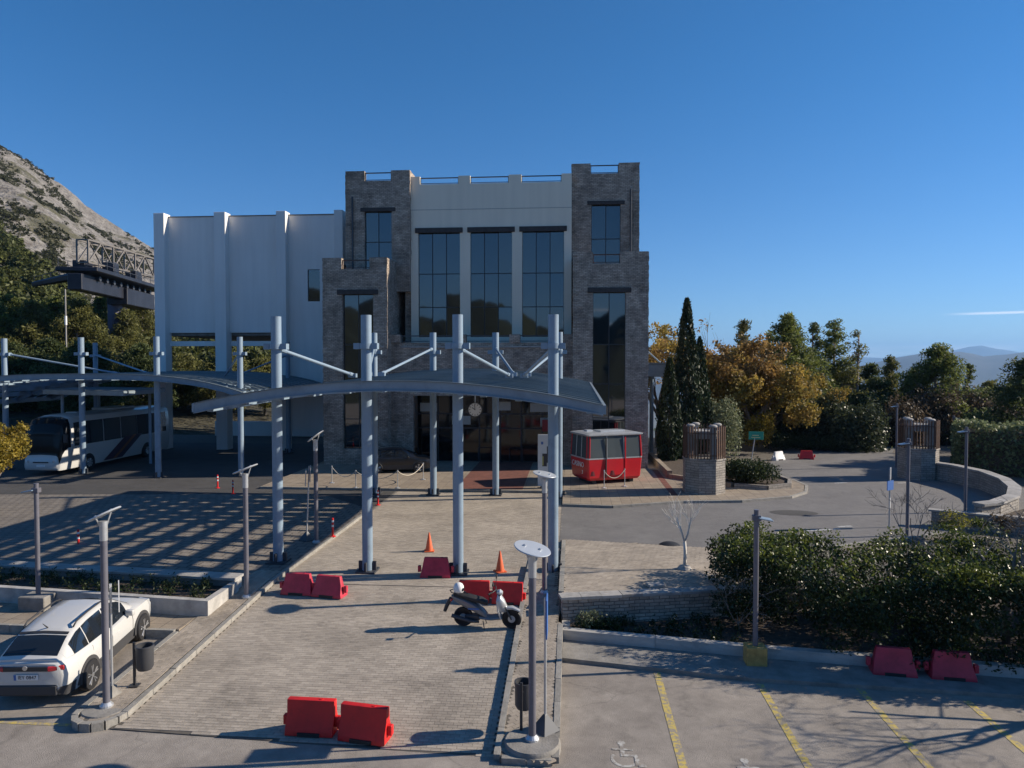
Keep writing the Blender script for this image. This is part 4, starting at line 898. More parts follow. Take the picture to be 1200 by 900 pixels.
fx, bx = (-10.08, -6.79, -3.72, -0.58), (-10.43, -7.24, -3.95, -0.6)
FYc, BYc = (23.88, 23.4, 23.42, 23.65), (37.4, 37.3, 37.5, 37.1)
c1 = (-8.5, 30.0); c2 = (-2.15, 30.0); st = []
for k, (cx, cy) in ((0, c1), (2, c2)):
    for i, dx in ((k, -0.3), (k+1, 0.3)):
        st.append(((fx[i], FYc[i], 7.5), (cx+dx, cy-1.6, 6.5))); st.append(((bx[i], BYc[i], 7.75), (cx+dx, cy+0.6, 6.52)))
canopy('entrance_canopy', 'large arched blue-grey steel canopy before the entrance on eight tall columns', -12.25, 1.0, 22.55, 39.2, 6.36, -5.62, 6.62, 0.74, 0.016,
       [(fx[i], FYc[i], 0.1 if i == 0 else 0.0) for i in range(4)]+[(bx[i], BYc[i], 0.0) for i in range(4)], st)
m1, m2 = (-32.5, 47.5), (-24.2, 47.5)
canopy('bus_canopy', 'arched blue-grey steel canopy over the parked coach', -42, -19.4, 41.0, 55.5, 6.26, -29.5, 10.1, 1.06, 0.0,
       [(-20.2, 42.4, 0), (-25.05, 41.6, 0), (-30.6, 42.6, 0), (-36.9, 44.0, 0), (-37.6, 54, 0), (-21.8, 53.8, 0)],
       [((-20.2, 42.4, 7.6), (m2[0]+0.4, m2[1], 5.95)), ((-21.8, 53.8, 7.6), (m2[0]+0.5, m2[1]+1, 5.95)), ((-36.9, 44, 7.6), (-30.2, m1[1]-2, 6.3)), ((-37.6, 54, 7.6), (-30.0, m1[1]+1, 6.3))], pitch=1.0, pw_=3.2)
fr3 = thing('flat_canopy', 'flat grey metal roof slab beneath the bus canopy', 'canopy', (-31, 46, 0))
P3 = [(-34.7+31, 44.5-46), (-27.7+31, 42.4-46), (-28.4+31, 48.2-46), (-35.2+31, 50.2-46)]
MB().prism(P3, 4.92, 5.2).build('roof_slab', M_fascia, fr3, bevel=0.02); MB().prism([(x*0.98, y*0.98) for x, y in P3], 5.2, 5.24).build('roof_sheet', M_roof, fr3)
for x, y in ((1.9, 1.4), (-3.2, 3.4), (-3.0, -0.6)): MB().cyl((x, y, 0), (x, y, 4.92), 0.1, n=12).build('post', M_steel, fr3)
sc = thing('side_canopy', 'small blue-grey canopy edge behind the right stone tower', 'canopy', (7, 54, 0))
MB().b2(-1.6, -0.25, -2.4, 2.4, 6.0, 6.9).build('fascia', M_fascia, sc, bevel=0.03); MB().b2(-1.7, -0.2, -2.5, 2.5, 6.9, 7.0).build('roof_sheet', M_roof, sc); MB().tube([(-1.6, 0, 8.1), (-0.4, 0, 7.0)], 0.06).build('strut', M_steel, sc); MB().cyl((-0.9, 1, 0), (-0.9, 1, 6), 0.15).build('column', M_steel, sc)

# ================================================================== VEHICLES
class Loft:
    """half profiles (x, z) by station y; mirrored over x = 0"""
    def __init__(s, st, n):
        ys = np.array([a[0] for a in st]); H = np.array([a[1] for a in st])      # (S, k, 2)
        t = np.linspace(0, 1, n); yy = ys[0]+(ys[-1]-ys[0])*t
        extra = ys; yy = np.unique(np.round(np.concatenate([yy, extra]), 4)); s.y = yy
        k = H.shape[1]; g = np.zeros((len(yy), k, 2))
        for j in range(k):
            for c in (0, 1): g[:, j, c] = np.interp(yy, ys, H[:, j, c])
        for _ in range(2):                                                     # soften kinks along the length
            g[1:-1] = g[1:-1]*0.6+0.2*(g[:-2]+g[2:])
        full = np.concatenate([g, (g*np.array([-1, 1]))[:, -2::-1]], 1); K = full.shape[1]
        s.P = np.zeros((len(yy), K, 3)); s.P[:, :, 0] = full[:, :, 0]; s.P[:, :, 1] = yy[:, None]; s.P[:, :, 2] = full[:, :, 1]; s.K = K
        du = np.gradient(s.P, axis=0); dv = np.gradient(s.P, axis=1); s.N = np.cross(dv, du); s.N /= np.linalg.norm(s.N, axis=2)[:, :, None]+1e-9
        c = s.P.mean(1, keepdims=True); f = np.sign(((s.P-c)*s.N).sum(2, keepdims=True)); s.N *= np.where(f == 0, 1, f)
    def build(s, name, m, parent, caps=True):
        n, K = s.P.shape[:2]; mb = MB(); mb.v = [tuple(p) for p in s.P.reshape(-1, 3)]
        mb.f = [(i*K+j, i*K+j+1, (i+1)*K+j+1, (i+1)*K+j) for i in range(n-1) for j in range(K-1)]
        mb.f += [((i+1)*K, (i+1)*K+K-1, i*K+K-1, i*K) for i in range(n-1)]
        if caps: mb.f += [tuple(range(K)), tuple((n-1)*K+j for j in range(K-1, -1, -1))]
        return mb.build(name, m, parent, smooth='auto', fix=True)
    def patch(s, name, m, parent, y0, y1, j0, j1, off=0.012):
        I = [i for i, y in enumerate(s.y) if y0-1e-4 <= y <= y1+1e-4]; mb = MB(); w = j1-j0+1
        for i in I:
            for j in range(j0, j1+1): mb.v.append(tuple(s.P[i, j]+s.N[i, j]*off))
        b = len(mb.v)
        for i in I:
            for j in range(j0, j1+1): mb.v.append(tuple(s.P[i, j]-s.N[i, j]*0.02))
        q = len(I)
        for i in range(q-1):
            for j in range(w-1):
                f = (i*w+j, i*w+j+1, (i+1)*w+j+1, (i+1)*w+j); mb.f.append(f); mb.f.append(tuple(b+x for x in f[::-1]))
        ring = [j for j in range(w)]+[(i*w+w-1) for i in range(1, q)]+[((q-1)*w+j) for j in range(w-2, -1, -1)]+[i*w for i in range(q-2, 0, -1)]
        for a, c in zip(ring, ring[1:]+ring[:1]): mb.f.append((a, c, b+c, b+a))
        return mb.build(name, m, parent, smooth='auto', fix=True)
def wheel(parent, x, y, r, w, spokes=5, rimr=0.66, dark=False):
    t = MB().lathe([(r*0.62, -w/2), (r*0.94, -w/2), (r, -w*0.36), (r, w*0.36), (r*0.94, w/2), (r*0.62, w/2)], n=28, axis='X').build('wheel', M_black, parent, smooth='auto', loc=(x, y, r), fix=True)
    s = 1 if x > 0 else -1; mb = MB()
    mb.lathe([(r*rimr, s*w*0.3-0.01), (r*rimr, s*w*0.3+0.01)], n=24, axis='X'); MB_d = mb.build('rim_disc', M_steeld, t, fix=True)
    mb = MB(); xx = s*w*0.42
    for i in range(spokes):
        a = 2*math.pi*i/spokes+0.3
        for da in (-0.16, 0.16):
            p, q = Vector((xx, math.cos(a)*r*0.12, math.sin(a)*r*0.12)), Vector((xx, math.cos(a+da)*r*rimr, math.sin(a+da)*r*rimr)); mb.tube([p, q], [r*0.06, r*0.085], 5)
    mb.lathe([(0.001, xx-0.02), (r*0.17, xx-0.02), (r*0.17, xx+0.02*s), (0.001, xx+0.02*s)] if s > 0 else [(0.001, xx-0.03), (r*0.17, xx-0.02), (r*0.17, xx+0.02), (0.001, xx+0.02)], n=12, axis='X')
    n = 28; pts = [(xx, math.cos(2*math.pi*i/n)*r*rimr, math.sin(2*math.pi*i/n)*r*rimr) for i in range(n+1)]; mb.tube(pts, r*0.05, 6, cap=False)
    mb.build('rim', M_chrome, t, smooth='auto')
    return t
def car(label, loc, rz, paint, group=None):
    t = thing('car', label, 'car', loc, rz)
    def H(w0, z0, w1, w2, w3, z4, z5): return [(w0, z0), (w1, 0.5), (w1+0.01, min(0.74, z4-.1)), (w2, min(0.92, z4-.03)), (w3, z4), (w3*0.55, (z4+z5*2)/3), (0, z5)]
    B = Loft([(-2.14, H(.62, .36, .72, .70, .62, .99, 1.01)), (-2.06, H(.78, .28, .84, .80, .70, 1.03, 1.05)), (-1.75, H(.83, .25, .885, .86, .79, 1.0, 1.02)), (-1.2, H(.84, .23, .895, .875, .82, .98, .99)), (0, H(.84, .22, .885, .87, .81, .955, .96)), (.9, H(.84, .23, .885, .87, .80, .97, 1.0)), (1.3, H(.84, .24, .895, .865, .77, .965, 1.0)), (1.75, H(.83, .26, .87, .83, .70, .91, .95)), (2.0, H(.76, .3, .8, .76, .62, .82, .86)), (2.12, H(.62, .36, .66, .62, .52, .74, .78))], 140)
    B.build('body', paint, t); K = B.K-1
    for a, b in ((0, 1), (K-1, K)): B.patch('sill_cladding', M_cladding, t, -1.0, 0.95, a, b, 0.014)
    B.patch('rear_bumper', M_cladding, t, -2.14, -1.8, 0, 1, 0.012); B.patch('rear_bumper', M_cladding, t, -2.14, -1.8, K-1, K, 0.012)
    def Gp(bw, zb, rw, z): return [(bw, zb), (bw*0.55+rw*0.45, zb*0.5+z*0.5-0.02), (rw+0.015, z-0.075), (rw-0.07, z-0.012), (rw*0.5, z), (0, z+0.012)]
    Gh = Loft([(-2.08, Gp(.70, .98, .68, 1.075)), (-1.9, Gp(.77, .97, .66, 1.16)), (-1.6, Gp(.80, .96, .63, 1.31)), (-1.3, Gp(.81, .95, .61, 1.42)), (-.8, Gp(.815, .94, .6, 1.485)), (-.2, Gp(.815, .94, .6, 1.505)), (.25, Gp(.81, .94, .6, 1.48)), (.55, Gp(.80, .94, .61, 1.38)), (.95, Gp(.78, .95, .64, 1.16)), (1.28, Gp(.76, .95, .67, .99))], 170)
    Gh.build('cabin', paint, t); k = Gh.K-1
    Gh.patch('rear_window', M_carglass, t, -2.0, -1.47, 3, k-3, 0.008); Gh.patch('windscreen', M_carglass, t, .32, 1.2, 3, k-3, 0.008)
    Gh.patch('spoiler', M_blackp, t, -1.46, -1.38, 3, k-3, 0.02)
    for a, b in ((0, 2), (k-2, k)):
        Gh.patch('side_window', M_carglass, t, -1.66, -1.1, a, b, 0.009); Gh.patch('side_window', M_carglass, t, -1.075, -.235, a, b, 0.009); Gh.patch('side_window', M_carglass, t, -.2, .76, a, b, 0.009)
    for s in (-1, 1):
        pts = [(s*.56, y, z) for y, z in ((-1.25, 1.44), (-1.1, 1.515), (-.6, 1.545), (0, 1.545), (.18, 1.515), (.25, 1.47))]; MB().tube(pts, 0.02, 6).build('roof_rail', M_blackp, t, smooth=True)
        MB().box(s*.93, .62, 1.0, .2, .12, .14).build('mirror', paint, t, bevel=0.03, smooth=True); MB().box(s*.84, .62, .98, .1, .05, .04).build('mirror_arm', M_blackp, t)
        for y in (-1.28, 1.28):
            mb = MB(); n = 16; pr = []
            for i in range(n+1):
                a = math.pi*1.06*i/n-0.09; pr.append((math.cos(a), math.sin(a)))
            o = len(mb.v)
            for c, d in pr:
                for r in (0.355, 0.43):
                    for xx in (0.80, 0.915): mb.v.append((s*xx, y+c*r, .34+d*r))
            for i in range(n):
                q = o+i*4
                for a, b in ((0, 1), (1, 3), (3, 2), (2, 0)): mb.f.append((q+a, q+b, q+4+b, q+4+a))
            mb.build('wheel_arch', M_cladding, t, smooth='auto', fix=True)
            MB().cyl((s*.78, y, .36), (s*.905, y, .36), .36, n=24).build('wheel_well', M_black, t)
            wheel(t, s*.85, y, .335, .22)
        MB().box(s*.885, .1, .74, .03, .16, .03).build('door_handle', paint, t, bevel=0.008); MB().box(s*.885, -.85, .78, .03, .16, .03).build('door_handle', paint, t, bevel=0.008)
        MB().box(s*.63, -2.1, .9, .34, .1, .11, rz=s*0.3).build('tail_light', M_taill, t, bevel=0.02)
        MB().box(s*.58, 2.05, .74, .34, .16, .12, rz=-s*0.35).build('headlight', M_headl, t, bevel=0.02)
    for s in (-1, 1):
        mb = MB()
        for yy in (-1.06, -.21, .82): mb.tube([(s*.842, yy, .3), (s*.886, yy, .5), (s*.898, yy, .74), (s*.872, yy, .93)], .006, 4)
        mb.build('door_gap', M_black, t)
    MB().box(0, -2.16, .9, 1.05, .04, .1).build('light_bar', M_blackp, t, bevel=0.01)
    pl = MB().box(0, -2.165, .72, .52, .02, .12).build('number_plate', M_whitep, t); MB().box(-.235, -2.177, .72, .05, .006, .118).build('plate_band', M_blue, pl)
    text_mesh('IEY 0847', 0.11, M_blackp, pl, Matrix.Translation((0.03, -2.179, .72)) @ Matrix.Rotation(math.pi/2, 4, 'X'), 'plate_text', 0.002)
    MB().lathe([(0.001, -0.01), (.05, -0.01), (.05, 0.012), (.001, 0.012)], axis='Y', n=16).build('badge', M_chrome, t, loc=(0, -2.185, .93), fix=True)
    MB().box(0, -2.11, .42, 1.3, .12, .24).build('rear_bumper', M_cladding, t, bevel=0.03); MB().box(0, 2.07, .42, 1.2, .12, .22).build('front_bumper', M_cladding, t, bevel=0.03)
    MB().tube([(0, -1.28, 1.44), (0, -1.45, 1.6)], [.018, .006], 6).build('aerial', M_blackp, t)
    return t
wc = car('white crossover car with dark rear window parked in the left bay', (-12.12, 16.72, -0.485), R(6), M_carw); wc.rotation_euler.x = R(4.6); wc.scale = (1, .96, 1.04)
cb = car('black car on display in deep shade left of the entrance', (-10.9, 44.6, 0.12), R(-78), M_carb)
# coach
bus = thing('coach', 'white touring coach with dark windscreen parked under the left canopy', 'bus', (-32.62, 47.75, 0.0), math.pi)
def HB(w, z0, zt, wt=None):
    wt = wt or w*0.86; zb = z0; d = zt-zb
    return [(w*0.93, zb), (w, zb+0.15*d), (w*1.005, zb+0.42*d), (w*0.99, zb+0.66*d), (w*0.955, zb+0.86*d), (wt, zb+0.96*d), (wt*0.6, zt), (0, zt+0.02)]
CB = Loft([(-6.05, HB(1.1, .5, 3.3)), (-5.9, HB(1.24, .36, 3.58)), (-5.4, HB(1.275, .32, 3.68)), (0, HB(1.275, .32, 3.7)), (4.3, HB(1.275, .32, 3.7)), (4.95, HB(1.27, .32, 3.66)), (5.45, HB(1.265, .32, 3.52)), (5.75, HB(1.25, .32, 3.15)), (5.93, HB(1.22, .32, 2.6)), (6.06, HB(1.17, .33, 1.6)), (6.12, HB(1.1, .35, 1.12)), (6.18, HB(1.02, .42, 0.95))], 330)
CB.build('body', M_carw, bus); k = CB.K-1
CB.patch('windscreen', M_carglass, bus, 5.2, 6.115, 2, k-2, 0.012).data.materials[0] = mat('coach_glass', (0.008, 0.009, 0.011), 0.12, spec=0.25)
for a, b in ((2, 4), (k-4, k-2)):
    CB.patch('side_window', M_carglass, bus, 3.9, 4.9, a, b, 0.012)
    for i in range(5): CB.patch('side_window', M_carglass, bus, -5.45+i*1.87, -3.595+i*1.87, a+(0 if True else 1), b, 0.012)
for s in (-1, 1):
    for y in (3.55, -2.9): MB().cyl((s*1.1, y, .5), (s*1.285, y, .5), .6, n=24).build('wheel_well', M_black, bus); wheel(bus, s*1.2, y, .5, .28, 8, 0.55)
    for w0, w1, m in ((0.0, 0.9, mat('stripe_purple', (0.05, 0.02, 0.045), 0.4)), (0.92, 1.3, mat('stripe_brown', (0.2, 0.07, 0.03), 0.4)), (1.32, 2.0, mat('stripe_dark', (0.035, 0.02, 0.05), 0.4))):
        x = s*1.292; mb = MB(); mb.add([(x+dx, y, z) for dx in (-0.02, 0.002) for y, z in ((2.1-w0, .42), (2.1-w1, .42), (-0.3-w1, 1.85), (-0.3-w0, 1.85))], [(0, 1, 2, 3), (7, 6, 5, 4), (0, 4, 5, 1), (1, 5, 6, 2), (2, 6, 7, 3), (3, 7, 4, 0)]); mb.build('side_stripe', m, bus, fix=True)
    mb = MB(); mb.tube([(s*1.1, 5.3, 3.0), (s*1.4, 5.75, 3.0), (s*1.42, 5.85, 2.6)], 0.03, 6); mb.box(s*1.42, 5.88, 2.3, .22, .12, .5); mb.build('mirror', M_blackp, bus)
    MB().box(s*.92, 6.08, .9, .36, .16, .16, rz=-s*0.45).build('headlight', M_headl, bus, bevel=0.03)
MB().box(0, 6.18, .84, 1.0, .06, .07).build('grille', M_blackp, bus); MB().box(0, 6.18, .62, .55, .04, .13).build('number_plate', M_whitep, bus)
MB().box(0, -1, 3.78, 1.6, 2.6, .16).build('roof_unit', M_carw, bus, bevel=0.05); MB().box(0, 3, 3.74, .8, .8, .07).build('roof_hatch', M_carw, bus, bevel=0.02)
# scooter (heading +x)
sx, sy = -2.25, 19.2; sz = zr(19.2)
so = thing('scooter', 'silver and black scooter with white helmet parked on the ramp', 'scooter', (sx, sy, sz), R(-3)); so.rotation_euler = (math.atan(0.6/8.6)*1.0, 0, R(-3))
def swheel(x):
    r = 0.27; t = MB().lathe([(r*.76, -.04), (r*.95, -.05), (r, -.02), (r, .02), (r*.95, .05), (r*.76, .04), (r*.76, -.04)], n=26, axis='Y').build('wheel', M_black, so, smooth='auto', loc=(x, 0, r), fix=True)
    mb = MB(); n = 24; mb.tube([(math.cos(6.2832*i/n)*r*.72, 0, math.sin(6.2832*i/n)*r*.72) for i in range(n+1)], .03, 6, cap=False)
    for i in range(6): a = 6.2832*i/6; mb.tube([(0, 0, 0), (math.cos(a)*r*.7, 0, math.sin(a)*r*.7)], .02, 5)
    mb.cyl((0, -.06, 0), (0, .06, 0), .05, n=10); mb.build('rim', M_galv, t)
    MB().cyl((0, -.045, 0), (0, -.035, 0), .1, n=16).build('brake_disc', M_galv, t); return t
swheel(.67); swheel(-.66)
def hull(name, secs, m, sub=True):
    """closed loft through rings [(x, cz, half height, half width)]"""
    mb = MB(); n = 12; k = len(secs)
    for x, cz, hh, hw in secs:
        for i in range(n):
            a = 2*math.pi*i/n; c, s_ = math.cos(a), math.sin(a); e = 0.75; mb.v.append((x, math.copysign(abs(c)**e, c)*hw, cz+math.copysign(abs(s_)**e, s_)*hh))
    mb.f = [(i*n+j, i*n+(j+1) % n, (i+1)*n+(j+1) % n, (i+1)*n+j) for i in range(k-1) for j in range(n)]+[tuple(range(n)), tuple((k-1)*n+j for j in range(n-1, -1, -1))]
    return mb.build(name, m, so, smooth='auto', fix=True)
M_scgrey = mat('scooter_grey', (0.2, 0.205, 0.22), 0.35, 0.3)
hull('rear_body', [(-.98, .84, .03, .05), (-.9, .8, .08, .1), (-.6, .68, .13, .16), (-.3, .55, .13, .17), (-.1, .42, .1, .15), (0, .32, .06, .13)], M_scgrey)
hull('seat', [(-.92, .9, .03, .08), (-.8, .9, .06, .13), (-.45, .82, .07, .15), (-.12, .74, .08, .14), (.02, .68, .06, .09)], M_black)
hull('floorboard', [(-.2, .3, .05, .15), (.1, .28, .045, .17), (.42, .32, .06, .15)], M_scgrey)
mb = MB(); mb.add([(x+dx, w*sg, z) for dx in (0, .035) for x, w, z in ((.38, .17, .3), (.3, .2, .55), (.27, .16, .8), (.3, .09, .95)) for sg in (-1, 1)], [(0, 1, 3, 2), (2, 3, 5, 4), (4, 5, 7, 6), (9, 8, 10, 11), (11, 10, 12, 13), (13, 12, 14, 15), (0, 2, 10, 8), (2, 4, 12, 10), (4, 6, 14, 12), (1, 9, 11, 3), (3, 11, 13, 5), (5, 13, 15, 7), (6, 7, 15, 14), (0, 8, 9, 1)]); mb.build('leg_shield', M_silver, so, fix=True)
hull('front_fairing', [(.3, .66, .26, .15), (.38, .68, .25, .15), (.47, .62, .18, .11), (.55, .54, .08, .06)], M_silver)
hull('front_fender', [(.36, .5, .03, .05), (.5, .565, .045, .085), (.7, .58, .045, .085), (.9, .5, .03, .06)], M_silver)
hull('headlight', [(.28, 1.0, .05, .06), (.36, 1.0, .07, .1), (.43, .98, .04, .07)], M_headl)
mb = MB(); mb.tube([(.34, 0, .85), (.25, 0, 1.06)], .03, 8); mb.tube([(.12, .33, 1.05), (.22, .18, 1.08), (.25, 0, 1.06), (.22, -.18, 1.08), (.12, -.33, 1.05)], .016, 6); mb.build('handlebar', M_blackp, so, smooth=True)
for s in (-1, 1):
    mb = MB(); mb.tube([(.2, s*.22, 1.08), (.22, s*.3, 1.28)], .009, 5); mb.box(.22, s*.3, 1.32, .03, .13, .08); mb.build('mirror', M_blackp, so); MB().tube([(.1, s*.34, 1.05), (.16, s*.25, 1.07)], .024, 8).build('grip', M_black, so)
    MB().tube([(.67, s*.08, .27), (.5, s*.08, .62)], .022, 6).build('fork', M_steeld, so)
MB().tube([(-.2, -.15, .2), (-.45, -.17, .22), (-.95, -.18, .36)], [.03, .05, .055], 8).build('exhaust', M_steeld, so, smooth=True)
MB().box(-.4, 0, .28, .42, .2, .16).build('engine', M_steeld, so, bevel=.03); MB().tube([(-1.0, 0, .78), (-1.12, 0, .55), (-1.18, 0, .4)], [.05, .06, .05], 6).build('rear_mudguard', M_blackp, so)
mb = MB(); mb.tube([(-.1, -.12, .22), (-.05, -.2, .01)], .014, 5); mb.tube([(-.1, .12, .22), (-.05, .2, .01)], .014, 5); mb.build('stand', M_steeld, so)
MB().box(-.98, 0, .74, .05, .16, .07).build('tail_light', M_taill, so, bevel=.01); mb = MB(); mb.tube([(-.6, .15, .9), (-.95, .13, .98), (-1.02, 0, .99), (-.95, -.13, .98), (-.6, -.15, .9)], .014, 6); mb.build('grab_rail', M_blackp, so)
MB().box(-.35, -.172, .56, .3, .006, .04).build('side_trim', M_blue, so)
hp = so.matrix_basis @ Vector((-.78, 0, 1.06))
he = thing('helmet', 'white open-face helmet resting on the scooter seat', 'helmet', tuple(hp+Vector((0, 0, -0.12))))
mb = MB(); mb.lathe([(0.09, 0.0), (0.13, 0.02), (.145, .1), (.135, .18), (.1, .24), (.05, .268), (.001, .275)], n=20); mb.build('shell', M_whitep, he, smooth=True); MB().box(.1, 0, .1, .1, .2, .1).build('visor', M_carglass, he, bevel=.03)

# ================================================================== red cable-car cabin
cz0 = 0.12
cab = thing('cable_car_cabin', 'red cable-car cabin with CASINO lettering displayed on the sidewalk', 'cable car', (2.05, 42.0, cz0), R(25))
L2, W2 = 1.75, 1.15
def ring(z, gl, gw): return [(-L2-gl, -W2-gw+0.12, z), (-L2-gl+0.1, -W2-gw, z), (L2+gl-0.1, -W2-gw, z), (L2+gl, -W2-gw+0.12, z), (L2+gl, W2+gw-0.12, z), (L2+gl-0.1, W2+gw, z), (-L2-gl+0.1, W2+gw, z), (-L2-gl, W2+gw-0.12, z)]
def rings(mb, rs_, cap=True):
    o = len(mb.v); n = 8
    for r_ in rs_: mb.v += r_
    for i in range(len(rs_)-1):
        for j in range(n): mb.f.append((o+i*n+j, o+i*n+(j+1) % n, o+(i+1)*n+(j+1) % n, o+(i+1)*n+j))
    if cap: mb.f.append(tuple(o+j for j in range(n-1, -1, -1))); mb.f.append(tuple(o+(len(rs_)-1)*n+j for j in range(n)))
mb = MB(); rings(mb, [ring(.22, -.16, -.12), ring(.36, -.05, -.05), ring(1.42, 0.02, 0.0)]); mb.build('lower_body', M_cred, cab, fix=True)
mb = MB(); rings(mb, [ring(1.422, .03, .01), ring(1.5, .03, .01)]); mb.build('waist_band', M_calu, cab, fix=True)
mb = MB(); rings(mb, [ring(2.72, -.03, -.04), ring(2.77, .05, .05), ring(2.84, .05, .05), ring(2.9, -.25, -.2)]); mb.build('roof', M_calu, cab, fix=True)
low, up = ring(1.5, 0, 0), ring(2.72, -.06, -.06)
M_cabglass = mat('cabin_glass', (0.09, 0.11, 0.12), 0.05, ior=1.6)
def cpost(a, b, r=0.045, m=None): MB().tube([a, b], r, 6).build('window_post', m or M_cred, cab)
for i in range(8):
    cpost(low[i], up[i])
    j = (i+1) % 8; A, B_, C_, D_ = [Vector(p) for p in (low[i], low[j], up[j], up[i])]
    nseg = 3 if (B_-A).length > 2.0 else (2 if (B_-A).length > 1.2 else 1)
    for s_ in range(nseg):
        a0, a1 = s_/nseg, (s_+1)/nseg; q = [A.lerp(B_, a0), A.lerp(B_, a1), D_.lerp(C_, a1), D_.lerp(C_, a0)]; nn = (q[1]-q[0]).cross(q[3]-q[0]).normalized()*0.012
        mb = MB(); mb.add([p-nn for p in q]+[p+nn for p in q], [(3, 2, 1, 0), (4, 5, 6, 7), (0, 1, 5, 4), (1, 2, 6, 5), (2, 3, 7, 6), (3, 0, 4, 7)]); mb.build('pane', M_cabglass, cab)
        if s_: cpost(A.lerp(B_, a0), D_.lerp(C_, a0), 0.03, M_calu)
for x in (-.6, .62): MB().box(x, -W2-.02, 1.5, .06, .05, 2.3).build('door_post', M_blackp if x < 0 else M_cred, cab)
MB().box(0, -W2-.012, .96, 1.16, .02, .9).build('door_panel', M_cred, cab, bevel=.004)
for x in (-1.2, 1.2): MB().box(x, 0, .11, .25, 1.7, .22).build('support', M_blackp, cab)
for x in (-1.45, -.2): MB().lathe([(.16, 0), (.08, .26), (.001, .27)], n=4).build('triangle_emblem', mat('dark_emblem', (0.12, 0.01, 0.015), 0.5), cab, loc=(x, -W2-.03, .5)).scale = (1, .12, 1)
mb = MB(); mb.box(.2, 0, 2.93, 1.6, .9, .08); mb.box(-1, .3, 2.93, .4, .4, .1); mb.build('roof_vents', M_calu, cab, bevel=.02)
T = Matrix.Translation((-L2-.062, 0, 1.08)) @ Matrix.Rotation(-math.pi/2, 4, 'Z') @ Matrix.Rotation(math.pi/2, 4, 'X')
text_mesh('CASINO', .42, mat('letter_white', (0.8, 0.78, 0.76), .5), cab, T, 'lettering', .01)
T = Matrix.Translation((-L2-.04, -.55, .66)) @ Matrix.Rotation(-math.pi/2, 4, 'Z') @ Matrix.Rotation(math.pi/2, 4, 'X'); text_mesh('3', .3, MATS['letter_white'], cab, T, 'lettering', .01)

# ================================================================== street furniture
def barrier_mesh(kind):
    mb = MB()
    if kind == 'A':
        L, H = .5, .68; sec = [(-.23, 0), (.23, 0), (.21, .12), (.085, .42), (.075, H), (-.075, H), (-.085, .42), (-.21, .12)]
        ends = [(-L, 1), (L, 1)]
    else:
        L, H = .5, .62; sec = [(-.24, 0), (.24, 0), (.22, .12), (.1, .34), (.07, H), (-.07, H), (-.1, .34), (-.22, .12)]
        ends = [(-L, .0), (L, .0)]
    k = len(sec); vs = []
    for x, e in ends:
        for y, z in sec: vs.append((x*(1-(0 if kind == 'A' else .24*z/H)), y, z))
    mb.add(vs, [tuple(range(k-1, -1, -1)), tuple(range(k, 2*k))]+[(j, (j+1) % k, k+(j+1) % k, k+j) for j in range(k)])
    return mb
BARM = {}
def barrier(label, loc, rz, kind='A', m=None, grp='plastic road barriers'):
    key = (kind, m.name)
    if key not in BARM:
        a = barrier_mesh(kind).mesh('body', 'auto', 0.018); a.materials.append(m)
        b = MB().box(.545, 0, .24, .1, .12, .2).mesh('connector', bevel=.012); b.materials.append(m)
        c = MB().box(0, -.23, .04, .46, .03, .075).mesh('forklift_slot'); c.materials.append(M_black)
        d = MB().cyl((0, 0, 0.3), (0, 0, .02), .04, n=10).mesh('filler_cap'); d.materials.append(m); BARM[key] = (a, b, c, d)
    a, b, c, d = BARM[key]; t = thing('plastic_barrier', label, 'barrier', loc, rz, grp)
    o = inst('body', a, None, t); inst('connector', b, None, t); inst('connector', b, None, t, rz=math.pi); inst('forklift_slot', c, None, o); inst('forklift_slot', c, None, o, rz=math.pi); e = inst('filler_cap', d, None, t, (0.2, 0, .39 if kind == 'A' else .33)); return t
def on(px, py, zoff=0.0, z=None):
    """ground point under a pixel, on the ramp/plaza surface"""
    zz = z if z is not None else -0.3
    if z is None:
        for _ in range(6): zz = zr(G(px, py, zz)[1])
    x, y = G(px, py, zz); return (x, y, zz+zoff)
x, y, z = on(366, 857); barrier('bright red barrier at the foot of the ramp, left of the nearest pair', (x, y, z), R(-1), 'A', M_red)
x, y, z = on(428, 865); barrier('bright red barrier at the foot of the ramp, right of the nearest pair', (x, y, z), R(-9), 'A', M_red)
x, y, z = on(556, 704); barrier('red barrier directly behind the scooter seat', (x, y, z), R(0), 'A', M_red).scale = (.9, .9, .9)
x, y, z = on(595, 706); barrier('red barrier behind the scooter front wheel', (x, y, z), R(-3), 'A', M_red).scale = (.9, .9, .9)
x, y, z = on(350, 695); barrier('faded red barrier nearest the left kerb below the left column', (x, y, z), R(-4), 'B', M_redfade)
x, y, z = on(386, 698); barrier('faded red barrier beside the left kerb, right of its pair', (x, y, z), R(-9), 'B', M_redfade)
x, y, z = on(511, 675); barrier('single faded red barrier beside the foot of a canopy column', (x, y, z), R(2), 'B', M_redfade)
x, y = G(1046, 788, -.5); barrier('dull red barrier in shade before the hedge, left one', (x, y, -.5), R(-8), 'B', M_redfade)
x, y = G(1114, 793, -.5); barrier('dull red barrier in shade before the hedge, right one', (x, y, -.5), R(-6), 'B', M_redfade)
x, y = G(945, 538); barrier('small red barrier far away where the road disappears', (x, y, 0), R(-10), 'B', M_red)
x, y = G(912, 539); barrier('white barrier at the far road edge by the green sign', (x, y, 0), R(35), 'B', M_whitep)
CN = {}
